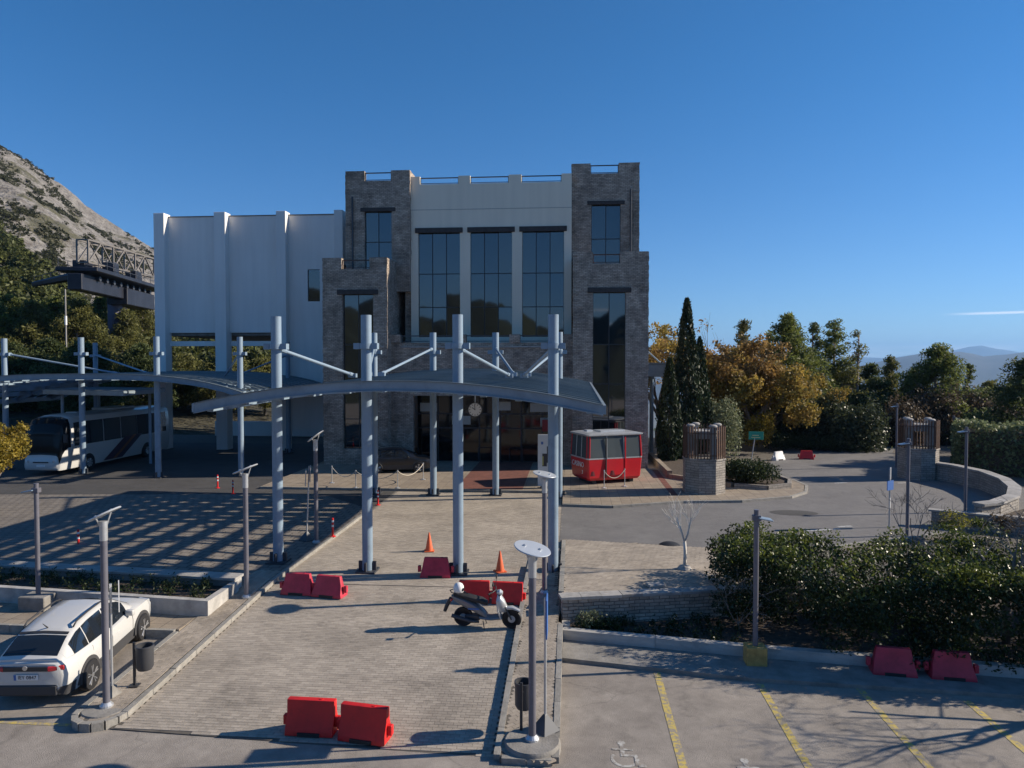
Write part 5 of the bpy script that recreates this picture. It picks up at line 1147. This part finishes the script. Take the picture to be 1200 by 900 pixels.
def cone(label, loc):
    if not CN:
        a = MB().lathe([(.15, .02), (.028, .68), (.02, .7), (.001, .7)], n=18).mesh('cone', 'auto'); a.materials.append(M_orange)
        b = MB().box(0, 0, .02, .36, .36, .04).mesh('base', bevel=.008); b.materials.append(M_orange); CN['a'], CN['b'] = a, b
    t = thing('traffic_cone', label, 'traffic cone', loc, random.random(), 'orange traffic cones'); inst('cone', CN['a'], None, t); inst('base', CN['b'], None, t)
cone('orange traffic cone left of the third canopy column', on(503, 646)); cone('orange traffic cone between the two right canopy columns', on(586, 670))
def delineator(label, loc):
    if 'd' not in CN:
        CN['d'] = MB().lathe([(.12, 0), (.12, .03), (.045, .05), (.04, .74), (.001, .76)], n=14).mesh('post', 'auto'); CN['d'].materials.append(M_red)
        CN['e'] = MB().lathe([(.046, 0), (.046, .08)], n=14).mesh('white_band'); CN['e'].materials.append(M_whitep)
    t = thing('delineator_post', label, 'bollard', loc, 0, 'red and white delineator posts'); inst('post', CN['d'], None, t); [inst('white_band', CN['e'], None, t, (0, 0, z)) for z in (.4, .58)]
for px, py, z, lb in ((255, 572, 0, 'red and white post in shade, farthest left of the pair by the drive'), (273, 579, 0, 'red and white post in shade, right of the pair by the drive'), (92, 644, .1, 'red and white post standing alone on the left plaza'), (390, 629, 0.1, 'red and white post at the left kerb by a lamp'), (443, 592, 0, 'red and white post behind the second canopy column')):
    x, y = G(px, py, z); delineator(lb, (x, y, z))
# lamps
def disc_lamp(label, loc, H, slope, opening, r=.36, pr=.073, plinth=None):
    t = thing('street_lamp', label, 'street lamp', loc, 0, 'disc-topped lamps')
    MB().cyl((0, 0, 0), (0, 0, H-.55), pr, n=16).build('pole', M_lamp, t, smooth='auto'); MB().lathe([(pr*1.9, 0), (pr*1.9, .04), (pr*1.25, .09), (pr*1.1, .1)], n=16).build('foot', M_galv, t)
    MB().cyl((0, 0, H-.56), (0, 0, H-.14), pr*1.12, n=16).build('sleeve', M_galv, t, smooth='auto')
    top = Vector((0, 0, H)); v = (Vector(loc)+top-Vector((0, 0, CZ))).normalized(); rt = v.cross(Vector((0, 0, 1))).normalized(); up_ = rt.cross(v)
    e = rt*math.cos(slope)+up_*math.sin(slope); q_ = (Matrix.Rotation(opening, 3, e) @ v); nn = e.cross(q_).normalized(); nn = nn if nn.z > 0 else -nn; e2 = nn.cross(e); m3 = Matrix((e, e2, nn)).transposed()
    d = MB().lathe([(.001, -.02), (r*.96, -.02), (r, 0), (r*.98, .014), (.001, .02)], n=32); o = d.build('disc', M_disc, t, smooth='auto', loc=(0, 0, H)); o.rotation_euler = m3.to_euler()
    mb = MB()
    for s in (-1, 1): p = top+m3 @ Vector((s*r*.42, 0, -.01)); mb.tube([(s*pr*.7, 0, H-.3), p], .017, 6); mb.lathe([(.04, 0), (.035, .035), (.001, .05)], p.x, p.y, p.z+.012, 10)
    mb.build('bracket', M_galv, t)
    if plinth: MB().lathe([(plinth, -.4), (plinth, -.05), (plinth*.94, 0), (.001, 0.002)], n=28).build('plinth', M_conc, t, smooth='auto')
    return t
disc_lamp('disc-topped lamp on round plinth right of the ramp, nearest the camera', (-.74, 13.85, -.4), 3.78, R(-14), R(21), .37, plinth=.56)
disc_lamp('disc-topped lamp behind the nearest right one, disc before the info board', (-.78, 21.4, .06), 3.6, R(-11), R(13), .36)
disc_lamp('disc-topped lamp beside the white car', (-9.98, 14.5, -.42), 4.17, R(22), R(-3), .37, plinth=.5)
disc_lamp('disc-topped lamp at the end of the white planter', (-9.62, 20.45, zr(20.45)+.11), 3.85, R(20), R(-2), .38)
disc_lamp('disc-topped lamp beside the tilted sign post on the left plaza', (-9.72, 26.6, .1), 4.1, R(35), R(-3), .37, .08)
def post_lamp(label, loc, H, side=1, rz=0.0, block=None):
    t = thing('street_lamp', label, 'street lamp', loc, rz, 'flat-headed post lamps')
    MB().cyl((0, 0, 0), (0, 0, H), .065, n=14).build('pole', M_lamp, t, smooth='auto'); MB().box(side*.2, 0, H-.22, .36, .3, .035, ry=side*R(10)).build('head', M_steel, t, bevel=.015); MB().box(0, 0, H-.2, .2, .16, .14).build('bracket', M_lamp, t, bevel=.01)
    if block: MB().box(0, 0, -.18, *block[0]).build('block', block[1], t, bevel=.02)
    return t
x, y = G(45, 700, .2); post_lamp('flat-headed lamp on a concrete block behind the white car', (x, y, .22), 3.3, -1, 0, ((.8, .6, .5), M_conc))
x, y = G(885, 762, -.18); post_lamp('flat-headed lamp on a yellow block before the hedge', (x, y, -.2), 3.55, 1, 0, ((.5, .42, .66), M_ochre))
x, y = G(1063, 628); post_lamp('flat-headed lamp at the road edge behind the hedge', (x, y, 0), 3.95, -1)
x, y = G(1110, 598); post_lamp('flat-headed lamp in front of the curved wall', (x+.6, y-.4, 0), 4.0, -1); 
x, y = G(1050, 548); post_lamp('flat-headed lamp left of the far slatted gate pillar', (x, y, 0), 4.3, -1)
x, y = G(1117, 530); post_lamp('short pale-headed lamp behind the far slatted gate pillar', (x, y, 0), 2.9, 1)
# bins
def bin_(label, loc, a):
    t = thing('litter_bin', label, 'bin', loc, a, 'black litter bins on posts')
    MB().box(0, 0, .5, .05, .05, 1.0).build('post', M_blackp, t); MB().box(0, 0, .012, .2, .2, .024).build('foot', M_blackp, t)
    MB().lathe([(.001, .38), (.15, .38), (.185, .45), (.19, .88), (.2, .88), (.2, .93), (.17, .93), (.165, .45), (.001, .44)], .23, 0, 0, 20).build('bucket', mat('bin_grey', (0.05, 0.052, 0.058), .45), t, smooth='auto')
    MB().box(.06, 0, .8, .1, .06, .04).build('hook', M_blackp, t)
bin_('black litter bin on a post between white car and ramp kerb', (-9.88, 15.35, zr(15.35)+.11), 0.15); bin_('black litter bin on a post beside the nearest right lamp', (-.98, 14.2, zr(14.2)+.11), R(80))
# sign posts
M_signback = mat('sign_back', (0.4, 0.41, 0.43), .5, .3)
def tri_base(t): MB().lathe([(.3, 0), (.3, .03), (.05, .34), (.03, .36)], n=4).build('base', M_steeld, t)
t = thing('sign_post', 'thin sign post with blue panel edge-on beside the nearest right lamp', 'sign', (-.5, 14.25, zr(14.25)+.11)); tri_base(t); MB().cyl((0, 0, 0), (0, 0, 2.72), .028, n=10).build('pole', M_galv, t); MB().box(.03, .0, 2.35, .03, .5, .78).build('panel', M_blue, t, bevel=.004)
t = thing('sign_post', 'slightly tilted sign post with two panels on the left plaza', 'sign', (-10.22, 26.9, .1)); t.rotation_euler = (0, R(2.5), R(20)); tri_base(t); MB().cyl((0, 0, 0), (0, 0, 2.9), .028, n=10).build('pole', M_galv, t); MB().box(.05, 0, 2.6, .03, .5, .6).build('panel', M_signback, t, bevel=.004); MB().box(-.12, 0, 2.45, .03, .5, .6).build('panel', M_signback, t, bevel=.004)
t = thing('sign_post', 'pair of white sign plates edge-on behind the lamp near the white car', 'sign', (-10.15, 14.95, zr(14.95)+.1), R(34)); MB().lathe([(.19, 0), (.19, .03), (.04, .2), (.03, .22)], n=4).build('base', M_conc, t); MB().cyl((0, 0, 0), (0, 0, 2.5), .025, n=10).build('pole', M_galv, t); [MB().box(dx, 0, 2.2, .02, .42, .6).build('panel', M_whitep, t) for dx in (-.07, .16)]
x, y = G(1042, 618); t = thing('sign_post', 'road sign post with narrow plates at the road bend', 'sign', (x, y, 0)); MB().cyl((0, 0, 0), (0, 0, 2.5), .035, n=10).build('pole', M_galv, t); MB().box(0, -.04, 2.3, .34, .03, .5, rz=R(62)).build('panel', M_signback, t); MB().box(0, -.04, 1.8, .5, .03, .4, rz=R(40)).build('panel', M_blue, t); MB().box(.0, -.04, 1.05, .3, .03, .42, rz=R(60)).build('panel', M_signback, t)
x, y = G(879, 550); t = thing('direction_sign', 'small green direction sign on a post before the yellow bush', 'sign', (x, y, 0.1)); t.scale = (.8, .8, .85); MB().tube([(0, 0, 0), (.35, 0, 2.3)], .04, 8).build('post', M_galv, t)
pn = MB().box(.45, 0, 2.5, 1.15, .05, .62, rz=R(-8)).build('panel', mat('teal_sign', (0.03, 0.3, 0.2), .5), t, bevel=.01); mb = MB(); mb.box(.4, -.045, 2.52, .5, .02, .06, rz=R(-8)); mb.box(.7, -.05, 2.6, .2, .02, .06, rz=R(-8), ry=R(40)); mb.box(.42, -.045, 2.36, .7, .02, .05, rz=R(-8)); mb.build('lettering', mat('sign_yellow', (0.6, 0.62, 0.3), .5), pn)
# info board
t = thing('info_board', 'tall white information board behind the right canopy column', 'sign', (-1.2, 39.2, .12), R(-4)); MB().b2(-.6, .6, -.05, .05, .1, 2.95).build('panel', mat('board_white', (0.62, 0.64, 0.66), .5, var=.05, vscale=2), t, bevel=.01); MB().box(0, 0, .05, .9, .5, .1).build('base', M_steeld, t, bevel=.01)
mb = MB(); mb.b2(-.1, .55, -.062, -.052, 1.4, 2.3); mb.b2(-.35, -.1, -.062, -.052, 1.2, 1.9); mb.build('printed_figure', mat('print_dark', (0.04, 0.04, 0.05), .5), t); MB().b2(-.42, -.3, -.064, -.053, 2.4, 2.55).build('printed_mark', M_blue, t)
mb = MB(); [mb.b2(-.45, .3-.1*(i % 2), -.062, -.052, .55+i*.12, .58+i*.12) for i in range(4)]; mb.build('printed_lines', M_signback, t); MB().b2(-.35, -.28, -.066, -.056, 1.25, 1.75).build('printed_mark', mat('print_yellow', (0.4, 0.38, 0.12), .5), t)
o = MB().b2(-1.95, -1.0, 48.9, 48.96, 2.3, 3.1).build('red_sign', mat('red_sign_face', (0.3, 0.02, 0.025), .5)); tag(o, 'small dark red sign panel beside the entrance above the info board', 'sign')
# clock
ck = thing('clock', 'round white clock hanging under the canopy', 'clock', (-5.1, 38.0, 4.49)); MB().lathe([(.36, -.07), (.38, -.07), (.38, .07), (.36, .07)], n=32, axis='Y').build('case', M_steeld, ck, fix=True)
MB().lathe([(.001, -.084), (.35, -.082), (.35, .082), (.001, .084)], n=32, axis='Y').build('dial', M_whitep, ck, fix=True); MB().tube([(0, 0, .36), (0, 0, 1.5)], .03, 8).build('hanger', M_galv, ck)
mb = MB()
for i in range(12): a = i*math.pi/6; mb.box(math.sin(a)*.29, -.088, math.cos(a)*.29, .03, .01, .08, ry=a)
mb.build('hour_marks', M_blackp, ck); mb = MB(); mb.box(-.07, -.092, .05, .035, .01, .22, ry=R(-55)); mb.box(-.01, -.097, .12, .025, .01, .3, ry=R(-4)); mb.build('hands', M_blackp, ck)
# stanchions and ropes
def stanchion(x, y, lb):
    t = thing('stanchion', lb, 'stanchion', (x, y, .126), 0, 'rope stanchions'); MB().lathe([(.15, 0), (.15, .02), (.03, .05), (.024, .06)], n=16).build('base', M_galv, t); MB().lathe([(.024, .05), (.024, .92), (.04, .94), (.035, .98), (.001, 1.0)], n=12).build('post', M_galv, t)
def rope(a, b, lb):
    mb = MB(); mb.tube([(a[0]+(b[0]-a[0])*t, a[1]+(b[1]-a[1])*t, 1.05-.42*(1-(2*t-1)**2)) for t in np.linspace(0, 1, 13)], .02, 6); tag(mb.build('barrier_rope', M_rope, smooth=True), lb, 'rope', 'ropes between stanchions')
SP = [G(389, 566, .12), G(417, 572, .12), G(466, 572, .12), G(496, 562, .12)]
for (x, y), lb in zip(SP, ('leftmost rope stanchion before the black display car', 'rope stanchion left of the second canopy column', 'rope stanchion at the front end of the black car', 'rope stanchion nearest the entrance doors')): stanchion(x, y, lb)
for i, lb in enumerate(('pale rope left of the black display car', 'pale rope in front of the black display car', 'pale rope between the black car and the entrance')): rope(SP[i], SP[i+1], lb)
SQ = [G(708, 572, .12), G(732, 570, .12), G(738, 567, .12)]
for (x, y), lb in zip(SQ[:2], ('rope stanchion left before the red cabin', 'rope stanchion right before the red cabin')): stanchion(x, y, lb)
rope(SQ[0], SQ[1], 'pale rope sagging in front of the red cabin')
# slatted gate pillars
SL = MB().box(0, 0, 0, .055, .045, 1).mesh('slat'); SL.materials.append(M_wood)
def gate_pillar(label, loc, rz):
    t = thing('gate_pillar', label, 'gate pillar', loc, rz, 'slatted stone gate pillars'); Rr = 1.12
    oc = [(Rr*math.cos(a), Rr*math.sin(a)) for a in (np.arange(8)+.5)*math.pi/4]
    MB().prism(oc, -.1, 1.75).build('stone_base', M_stone_l, t); MB().prism([(x*1.04, y*1.04) for x, y in oc], 1.755, 1.86).build('ledge', M_stone_l, t)
    for i in (0, 2, 4, 6):
        a = i*math.pi/4+math.pi/8; x, y = .82*math.cos(a), .82*math.sin(a); p = MB().b2(x-.14, x+.14, y-.14, y+.14, 1.86, 3.5).build('corner_post', M_coping, t); MB().lathe([(.17, 3.5), (.22, 3.54), (.22, 3.6), (.15, 3.65), (.001, 3.66)], x, y, 0, 16).build('cap', M_coping, p, smooth='auto')
    MB().prism([(x*.72, y*.72) for x, y in oc], 2.9, 3.3).build('inner_ring', M_coping, t)
    for i in range(8):
        (xa, ya), (xb, yb) = oc[i], oc[(i+1) % 8]; an_ = math.atan2(yb-ya, xb-xa)
        for k in range(5):
            f = (k+.5)/5; o = inst('slat', SL, None, t, (xa+(xb-xa)*f, ya+(yb-ya)*f, 2.68+random.uniform(-.02, .02)), an_); o.scale.z = 1.72+(.12 if k == 2 else 0)
    mb = MB()
    for z in (2.05, 3.2):
        for i in range(8): mb.tube([(oc[i][0]*.97, oc[i][1]*.97, z), (oc[(i+1) % 8][0]*.97, oc[(i+1) % 8][1]*.97, z)], .03, 4)
    mb.build('rails', M_wood, t)
gate_pillar('slatted stone gate pillar near the red cabin', (7.1, 38.9, .1), 0.0); x, y = G(1085, 563); gate_pillar('slatted stone gate pillar at the curved wall', (x, y+1.0, 0), .1)
x, y = G(785, 641); o = MB().lathe([(.42, 0), (.4, .06), (.28, .13), (.001, .16)], n=20).build('black_dome', M_black, None, smooth='auto', loc=(x, y+.1, .0)); tag(o, 'low black dome at the road edge by the pale young tree', 'road hump')  # plain black dome set on the road edge

# ================================================================== VEGETATION
random.seed(21)
# clipped hedge in the foreground bed
hd = thing('laurel_hedge', 'large dark laurel hedge above the white planter kerb', 'hedge', (9.5, 20.5, -.36))
cl = []
for i in range(330):
    x = random.uniform(-5.2, 9.5); y = random.uniform(-2.5, 2.6)-0.12*x
    if x < -3.6: y = max(y, -1.0-0.12*x)
    if i % 3 == 0 and x > -3.4: y = -2.42-0.12*x+random.uniform(-.12, .2); top = 2.12+.18*math.sin(x*1.1)+.12*math.sin(x*2.7+1)+(.12 if x > -1.5 else -.25)-(.5 if x < -4.6 else 0)
    s_ = random.uniform(.36, .6); z = top-s_*.8 if i % 2 else random.uniform(.1, top-s_*.8); cl.append((x, y, z, s_*1.2, s_, s_*.9))
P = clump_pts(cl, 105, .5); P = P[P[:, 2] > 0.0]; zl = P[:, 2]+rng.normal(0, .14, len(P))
leaf_obj('foliage', P[zl < 2.1], .1, L_laurel, hd, .5, .2); leaf_obj('sunlit_foliage', P[zl >= 2.1], .1, L_laurely, hd, .5, .3)  # top leaves get a yellower, lighter colour as if sunlit
for i in range(16):
    x = -4.8+i*.9; y = -.14*x+random.uniform(-.4, 1.2); mb = MB(); branches(mb, (x, y, 0), (random.gauss(0, .2), random.gauss(0, .2), 1), 1.0, .035, 2, .4, 5); mb.build('stem', M_bark, hd)
def plants(name, label, pts, h, m, leaf, n=40, cat='plants'):
    P = []
    for x, y, z in pts:
        k = rng.integers(n//2, n); q = rng.normal(0, 1, (k, 3))*np.array([.17, .17, .4])*h; q[:, 2] = np.abs(q[:, 2])+.03; P.append(np.array([x, y, z])+q)
    o = leaf_obj(name, np.concatenate(P), leaf, m, None, .4, .6); o['kind'] = 'stuff'; return tag(o, label, cat)
pt = [(random.uniform(.1, 4.6), 0, -.36) for _ in range(150)]; pt = [(x, random.uniform(19.55-.15*x, 19.9+.2*x), z) for x, _, z in pt]
plants('ground_plants', 'low dark ground plants in the bed below the stone wall', pt[:90], .3, L_laurel, .09)
shrub(.5, 19.75, -.36, .5, .32, .55, L_silver, 'small pale green shrub at the left end of the stone wall bed', .08, 110, 8)
pt = [(random.uniform(-24, -10.5), 0, .17) for _ in range(240)]; pt = [(x, random.uniform(19.6, 20.8)+(-10.3-x)*.09, z) for x, y, z in pt]; plants('planter_plants', 'sparse dark plants growing in the long white planter', pt, .35, L_box, .09, 34)
bare_tree(4.55, 19.7, -.36, 2.3, 'bare grey twiggy shrub left of the hedge lamp', M_barkgrey, 4, .5, 3, .025, 'bare_shrub', .12)
x, y = G(802, 668, .25); bare_tree(x, y, .24, 2.55, 'pale bare young tree on the paved corner', M_barkpale, 12, .36, 2, .055, 'young_tree', .38, (3, 4))
MB().lathe([(.22, 0), (.24, .06), (.16, .16), (.001, .2)], n=12).build('stone_collar', M_coping, bpy.data.objects['young_tree'])
bare_tree(11.4, 19.6, -.36, 4.2, 'bare grey tree at the right edge before the hedge', M_barkgrey, 31, .5, 5, .085, trunk=.3)
x, y = G(1090, 700, 0); bare_tree(x+.2, y+1.6, -.36, 3.4, 'thin bare sapling rising through the hedge', M_barkgrey, 33, .45, 4, .03, 'bare_sapling', .45)
bare_tree(13.2, 16.4, -.6, 5.5, 'bare tree outside the right edge shading the parking lot', M_barkgrey, 35, .5, 5, .12, trunk=.35)
# lime shrubs in the stone planter
for k, (px, py, r, m, lb) in enumerate(((1118, 607, .75, L_lime, 'lime yellow shrub left in the stone planter'), (1150, 606, .55, L_laurely, 'green shrub middle of the stone planter'), (1182, 608, .8, L_dry, 'brownish shrub right in the stone planter'), (1107, 604, .5, L_box, 'small dark shrub behind the lime yellow one'))):
    x, y = G(px, py+14, .45); shrub(x, y, .4, r, r*.8, r*1.05, m, lb, .1, 80)
# dark rounded shrub on the island and plants near the pillar
x, y = G(890, 570, .26); shrub(x-.3, y+1.2, .2, 1.75, 1.3, 1.5, L_box, 'rounded dark green shrub on the kerb island', .13, 75, 24, 'island_shrub')
x, y = G(787, 545); shrub(x+.2, y+1, .3, 1.0, 1.2, 2.2, L_laurel, 'green bush between stone tower and near gate pillar', .14, 45, 12)
x, y = G(852, 545); shrub(x, y+2.5, 0, 1.7, 1.5, 4.6, L_silver, 'tall silver-green shrub behind the near gate pillar', .16, 40, 16)
x, y = G(891, 533); shrub(x, y, 0.6, 1.6, 1.0, 2.8, L_gold, 'golden yellow bush behind the green direction sign', .17, 40, 12)
x, y = G(920, 534); shrub(x, y+3.5, 0, 3.0, 1.5, 1.5, L_box, 'low clipped green bush left of the far red barrier', .15, 34, 14)
x, y = G(975, 534); shrub(x, y+3.2, 0, 2.6, 1.5, 1.3, L_box, 'low clipped green bush right of the far red barrier', .15, 34, 14)
x, y = G(850, 525); shrub(x+1, y+5, -.5, 2.2, 1.8, 3.4, L_silver, 'pale grey-green bush below the autumn tree', .17, 30, 14)
for px, py, D, rx, rz, m, lb in ((935, 448, 60, 2.6, 7.0, L_laurelf, 'dark glossy shrub left of the far road behind the low bushes'), (972, 455, 58, 2.5, 7.2, L_laurelf, 'dark glossy shrub above the far red barrier'), (1003, 462, 57, 2.6, 7.0, L_laurelf, 'dark glossy shrub left of the far lamp'), (1030, 458, 62, 2.5, 6.5, L_box, 'deep green shrub directly behind the far lamp')):
    x, y, z = PD(px, py, D); shrub(x, y, z-rz, rx, rx*.8, rz, m, lb, .24, 22, 20, 'laurel_shrub', 'shrub', 'dark shrubs along the far road')
for px, py, D, rx, rz, lb in ((1060, 462, 60, 2.6, 6.5, 'brown twiggy thicket left behind the far gate pillar'), (1095, 452, 62, 3.0, 7, 'brown twiggy thicket right behind the far gate pillar'), (1130, 450, 63, 3.2, 7, 'brown twiggy thicket above the ivy hedge'), (1165, 455, 62, 3.2, 7, 'brown twiggy thicket above the dark hedge'), (1195, 462, 58, 3, 7, 'brown twiggy thicket at the right edge')):
    x, y, z = PD(px, py, D); shrub(x, y, z-rz, rx, rx*.8, rz, L_dry, lb, .26, 13, 22, 'thicket', 'thicket', 'brown thickets on the right')
def hedge(name, label, x0, x1, y0, y1, z0, z1, m, n, leaf=.17, rot=0, loc=(0, 0, 0)):
    t = thing(name, label, 'hedge', loc, rot); k = n; P = rng.random((k, 3)); f = rng.integers(0, 5, k)
    P[f == 0, 2] = 1; P[f == 1, 1] = 0; P[f == 2, 0] = 0; P[f == 3, 0] = 1; P = np.array([x0, y0, z0])+P*np.array([x1-x0, y1-y0, z1-z0]); P += rng.normal(0, .09, P.shape)+.14*np.sin(P[:, [1, 2, 0]]*2.1)
    leaf_obj('foliage', P, leaf, m, t, .7); MB().b2(x0+.3, x1-.3, y0+.3, y1-.3, z0, z1-.35).build('stems', M_bark, t); return t
x, y = G(1107, 556); hedge('ivy_hedge', 'pale green ivy-covered hedge right of the far gate pillar', 0, 4.6, 0, 3.5, 0, 3.0, L_ivy, 9000, .2, R(-28), (x+.9, y+.6, 0))
hedge('dark_hedge', 'dark clipped hedge behind the curved wall at the right edge', 0, 10, 0, 3, 0, 3.0, L_box, 14000, .2, R(-34), (x+5.6, y-1.2, 0))
# trees right
cypress(805, 350, 50, 1.0, 'tallest dark cypress right of the stone tower', 0, 1); cypress(785, 420, 49, .8, 'short dark cypress against the stone tower', 0, 2); cypress(820, 396, 51, .8, 'middle-sized dark cypress right of the tallest one', 0, 3)
broadleaf(772, 378, 60, 2.6, 'orange autumn tree half hidden behind the stone tower', L_orange, 0, 41)
broadleaf(846, 392, 58, 3.0, 'rust-leaved tree right of the cypresses', L_rust, 0, 42, 14, bare=.45); broadleaf(882, 410, 57, 3.6, 'orange and yellow autumn tree above the golden bush', L_orange, -.5, 43, 16); broadleaf(905, 425, 60, 3.0, 'ochre autumn tree left of the tall pine', L_orange, -1, 44, 14)
broadleaf(855, 368, 63, 2.6, 'nearly leafless twiggy tree behind the rust-leaved one', L_rust, -1, 45, 4, bare=.85)
pine(872, 372, 64, 2.0, 'narrow brownish conifer behind the autumn trees', L_pineb, 1.0, -2, .1, 51, .15)
pine(925, 366, 62, 2.9, 'tall bright green pine in the middle of the tree row', L_pine, 1.0, -2, .12, 52, .35)
pine(902, 388, 70, 2.4, 'green pine behind the ochre autumn tree', L_pine, .8, -3, .2, 63, .4)
pine(955, 376, 66, 1.8, 'thin open pine right of the tall bright one', L_pined, .9, -3, .3, 53, .3); pine(977, 372, 67, 2.4, 'tall open pine with pale sky gaps', L_pine, .8, -3, .25, 54, .35)
pine(1003, 386, 64, 2.0, 'sparse leaning pine at the end of the tall row', L_pineb, .55, -3, .5, 55, .3)
pine(1020, 426, 66, 2.0, 'dark dense evergreen below the sparse pine', L_pined, 1.4, -3, 0, 56, .5); pine(1044, 416, 68, 2.0, 'narrow green pine before the blue hills', L_pineb, .9, -4, .1, 57, .2)
pine(1098, 404, 64, 2.8, 'round-topped pine standing out against the blue hills', L_pine, 1.0, -4, .08, 58, .55); pine(1072, 432, 72, 2.2, 'low olive pine left of the round-topped one', L_pineb, .8, -5, .2, 59, .4)
pine(1137, 424, 66, 1.3, 'thin spiky pine right of the round-topped one', L_pined, .8, -4, .2, 60, .1); pine(1160, 446, 70, 2.2, 'low green pine under the blue hills', L_pineb, .8, -5, .2, 61, .4); pine(1206, 418, 50, 2.6, 'dark pine cut by the right edge', L_pined, 1.2, -3, .1, 62, .5)
for i, (px, yt, D, w) in enumerate(((830, 440, 75, 3.2), (945, 440, 80, 3), (985, 445, 78, 3), (1115, 445, 82, 3), (1185, 450, 80, 3.2))):
    pine(px, yt, D, w, ('dark pine filling the gap behind the cypresses', 'dark pine deep behind the tall bright pine', 'dark pine deep behind the open pines', 'dark pine deep behind the round-topped pine', 'dark pine deep behind the right thickets')[i], L_pined, 1.0, -6, 0, 70+i, .5)
# trees left, under the mountain
LT = [(12, 345, 92, 3.4, 'sunlit pine at the left edge under the mountain'), (38, 352, 88, 3.2, 'sunlit pine left of the ropeway arm'), (62, 347, 96, 3.2, 'sunlit pine below the ropeway arm tip'), (92, 352, 90, 3.4, 'sunlit pine left of the ropeway pillar'), (118, 347, 104, 3.2, 'sunlit pine just behind the ropeway pillar'), (165, 345, 108, 3.4, 'sunlit pine right of the ropeway pillar'), (-15, 350, 86, 3.4, 'sunlit pine cut by the left edge'), (148, 362, 96, 3.0, 'lower pine between ropeway pillar and white hall')]
for i, (px, yt, D, w, lb) in enumerate(LT): pine(px, yt, D, w, lb, L_pineb if i % 2 else L_pine, .95, 0, 0, 80+i, .45, 'pines under the mountain', .42)
LT2 = [(20, 405, 74, 3.2), (60, 398, 76, 3.2), (100, 402, 72, 3.0), (165, 405, 78, 3.0), (215, 415, 86, 3.0), (262, 412, 84, 3.0), (310, 420, 88, 3.0), (-20, 400, 72, 3)]
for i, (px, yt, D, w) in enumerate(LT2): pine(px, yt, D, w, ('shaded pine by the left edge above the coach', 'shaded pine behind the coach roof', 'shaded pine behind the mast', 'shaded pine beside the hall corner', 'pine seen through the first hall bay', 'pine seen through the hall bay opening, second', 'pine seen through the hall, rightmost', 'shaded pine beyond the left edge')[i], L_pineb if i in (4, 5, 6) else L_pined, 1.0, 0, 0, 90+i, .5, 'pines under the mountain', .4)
t = broadleaf(-12, 488, 33, 1.6, 'golden-leaved small tree cut by the left edge', L_gold, 0.0, 99, 60, .14, 0, None, 'golden_tree')

# ================================================================== sky details and air
wtc = wn.new('ShaderNodeTexCoord'); sep = wn.new('ShaderNodeSeparateXYZ'); wl.new(wtc.outputs['Generated'], sep.inputs[0])
def wmath(op, a, b=None):
    n_ = wn.new('ShaderNodeMath'); n_.operation = op
    for i, v in enumerate((a, b)):
        if v is None: continue
        if isinstance(v, (int, float)): n_.inputs[i].default_value = v
        else: wl.new(v, n_.inputs[i])
    return n_.outputs[0]
def wmap(v, a, b, c=0.0, d=1.0):
    n_ = wn.new('ShaderNodeMapRange'); n_.interpolation_type = 'SMOOTHSTEP'; wl.new(v, n_.inputs['Value'])
    for k_, x_ in zip(('From Min', 'From Max', 'To Min', 'To Max'), (a, b, c, d)): n_.inputs[k_].default_value = x_
    return n_.outputs[0]
mp = wn.new('ShaderNodeMapping'); mp.inputs['Scale'].default_value = (7, 7, 90); wl.new(wtc.outputs['Generated'], mp.inputs[0])
cn = wn.new('ShaderNodeTexNoise'); cn.inputs['Scale'].default_value = 1.0; cn.inputs['Detail'].default_value = 6; wl.new(mp.outputs[0], cn.inputs['Vector'])
az = wmath('ARCTAN2', sep.outputs['X'], sep.outputs['Y'])
s0 = 0.0572
st1 = wmath('MULTIPLY', wmap(wmath('ABSOLUTE', wmath('SUBTRACT', sep.outputs['Z'], wmath('ADD', s0-.0012, wmath('MULTIPLY', cn.outputs['Fac'], .0024)))), .0022, .0002), wmap(az, math.atan(495/840)-YW, math.atan(560/840)-YW))
lowc = wmath('MULTIPLY', wmath('MULTIPLY', wmap(sep.outputs['Z'], .004, .012), wmap(sep.outputs['Z'], .026, .014)), wmath('MULTIPLY', wmap(cn.outputs['Fac'], .45, .62), wmap(sep.outputs['Y'], -.1, .3)))
cm = wmath('MAXIMUM', wmath('MULTIPLY', st1, .6), wmath('MULTIPLY', lowc, .5))
mixc = wn.new('ShaderNodeMix'); mixc.data_type = 'RGBA'; wl.new(cm, mixc.inputs['Factor']); tint = wn.new('ShaderNodeMix'); tint.data_type = 'RGBA'; tint.blend_type = 'MULTIPLY'; wl.new(wmap(sep.outputs['Z'], -.02, .42), tint.inputs['Factor']); wl.new(sky.outputs[0], tint.inputs['A']); tint.inputs['B'].default_value = (0.5, 1.0, 1.08, 1)
wl.new(tint.outputs['Result'], mixc.inputs['A']); mixc.inputs['B'].default_value = (11, 11, 11.6, 1); wl.new(mixc.outputs['Result'], bg.inputs[0])
hz = MB().b2(-21000, 21000, -21000, 21000, -252.5, 520).build('haze', None); hz['kind'] = 'stuff'; hz['label'] = 'thin pale blue air over the far valley and hills'; hz['category'] = 'haze'
hm = bpy.data.materials.new('haze_air'); hm.use_nodes = True; nt = hm.node_tree; nt.nodes.remove(nt.nodes['Principled BSDF']); pv = nt.nodes.new('ShaderNodeVolumePrincipled'); pv.inputs['Density'].default_value = 7.5e-5; pv.inputs['Color'].default_value = (0.3, 0.58, 1.0, 1); pv.inputs['Anisotropy'].default_value = 0.2
nt.links.new(pv.outputs[0], nt.nodes['Material Output'].inputs['Volume']); hz.data.materials.append(hm)
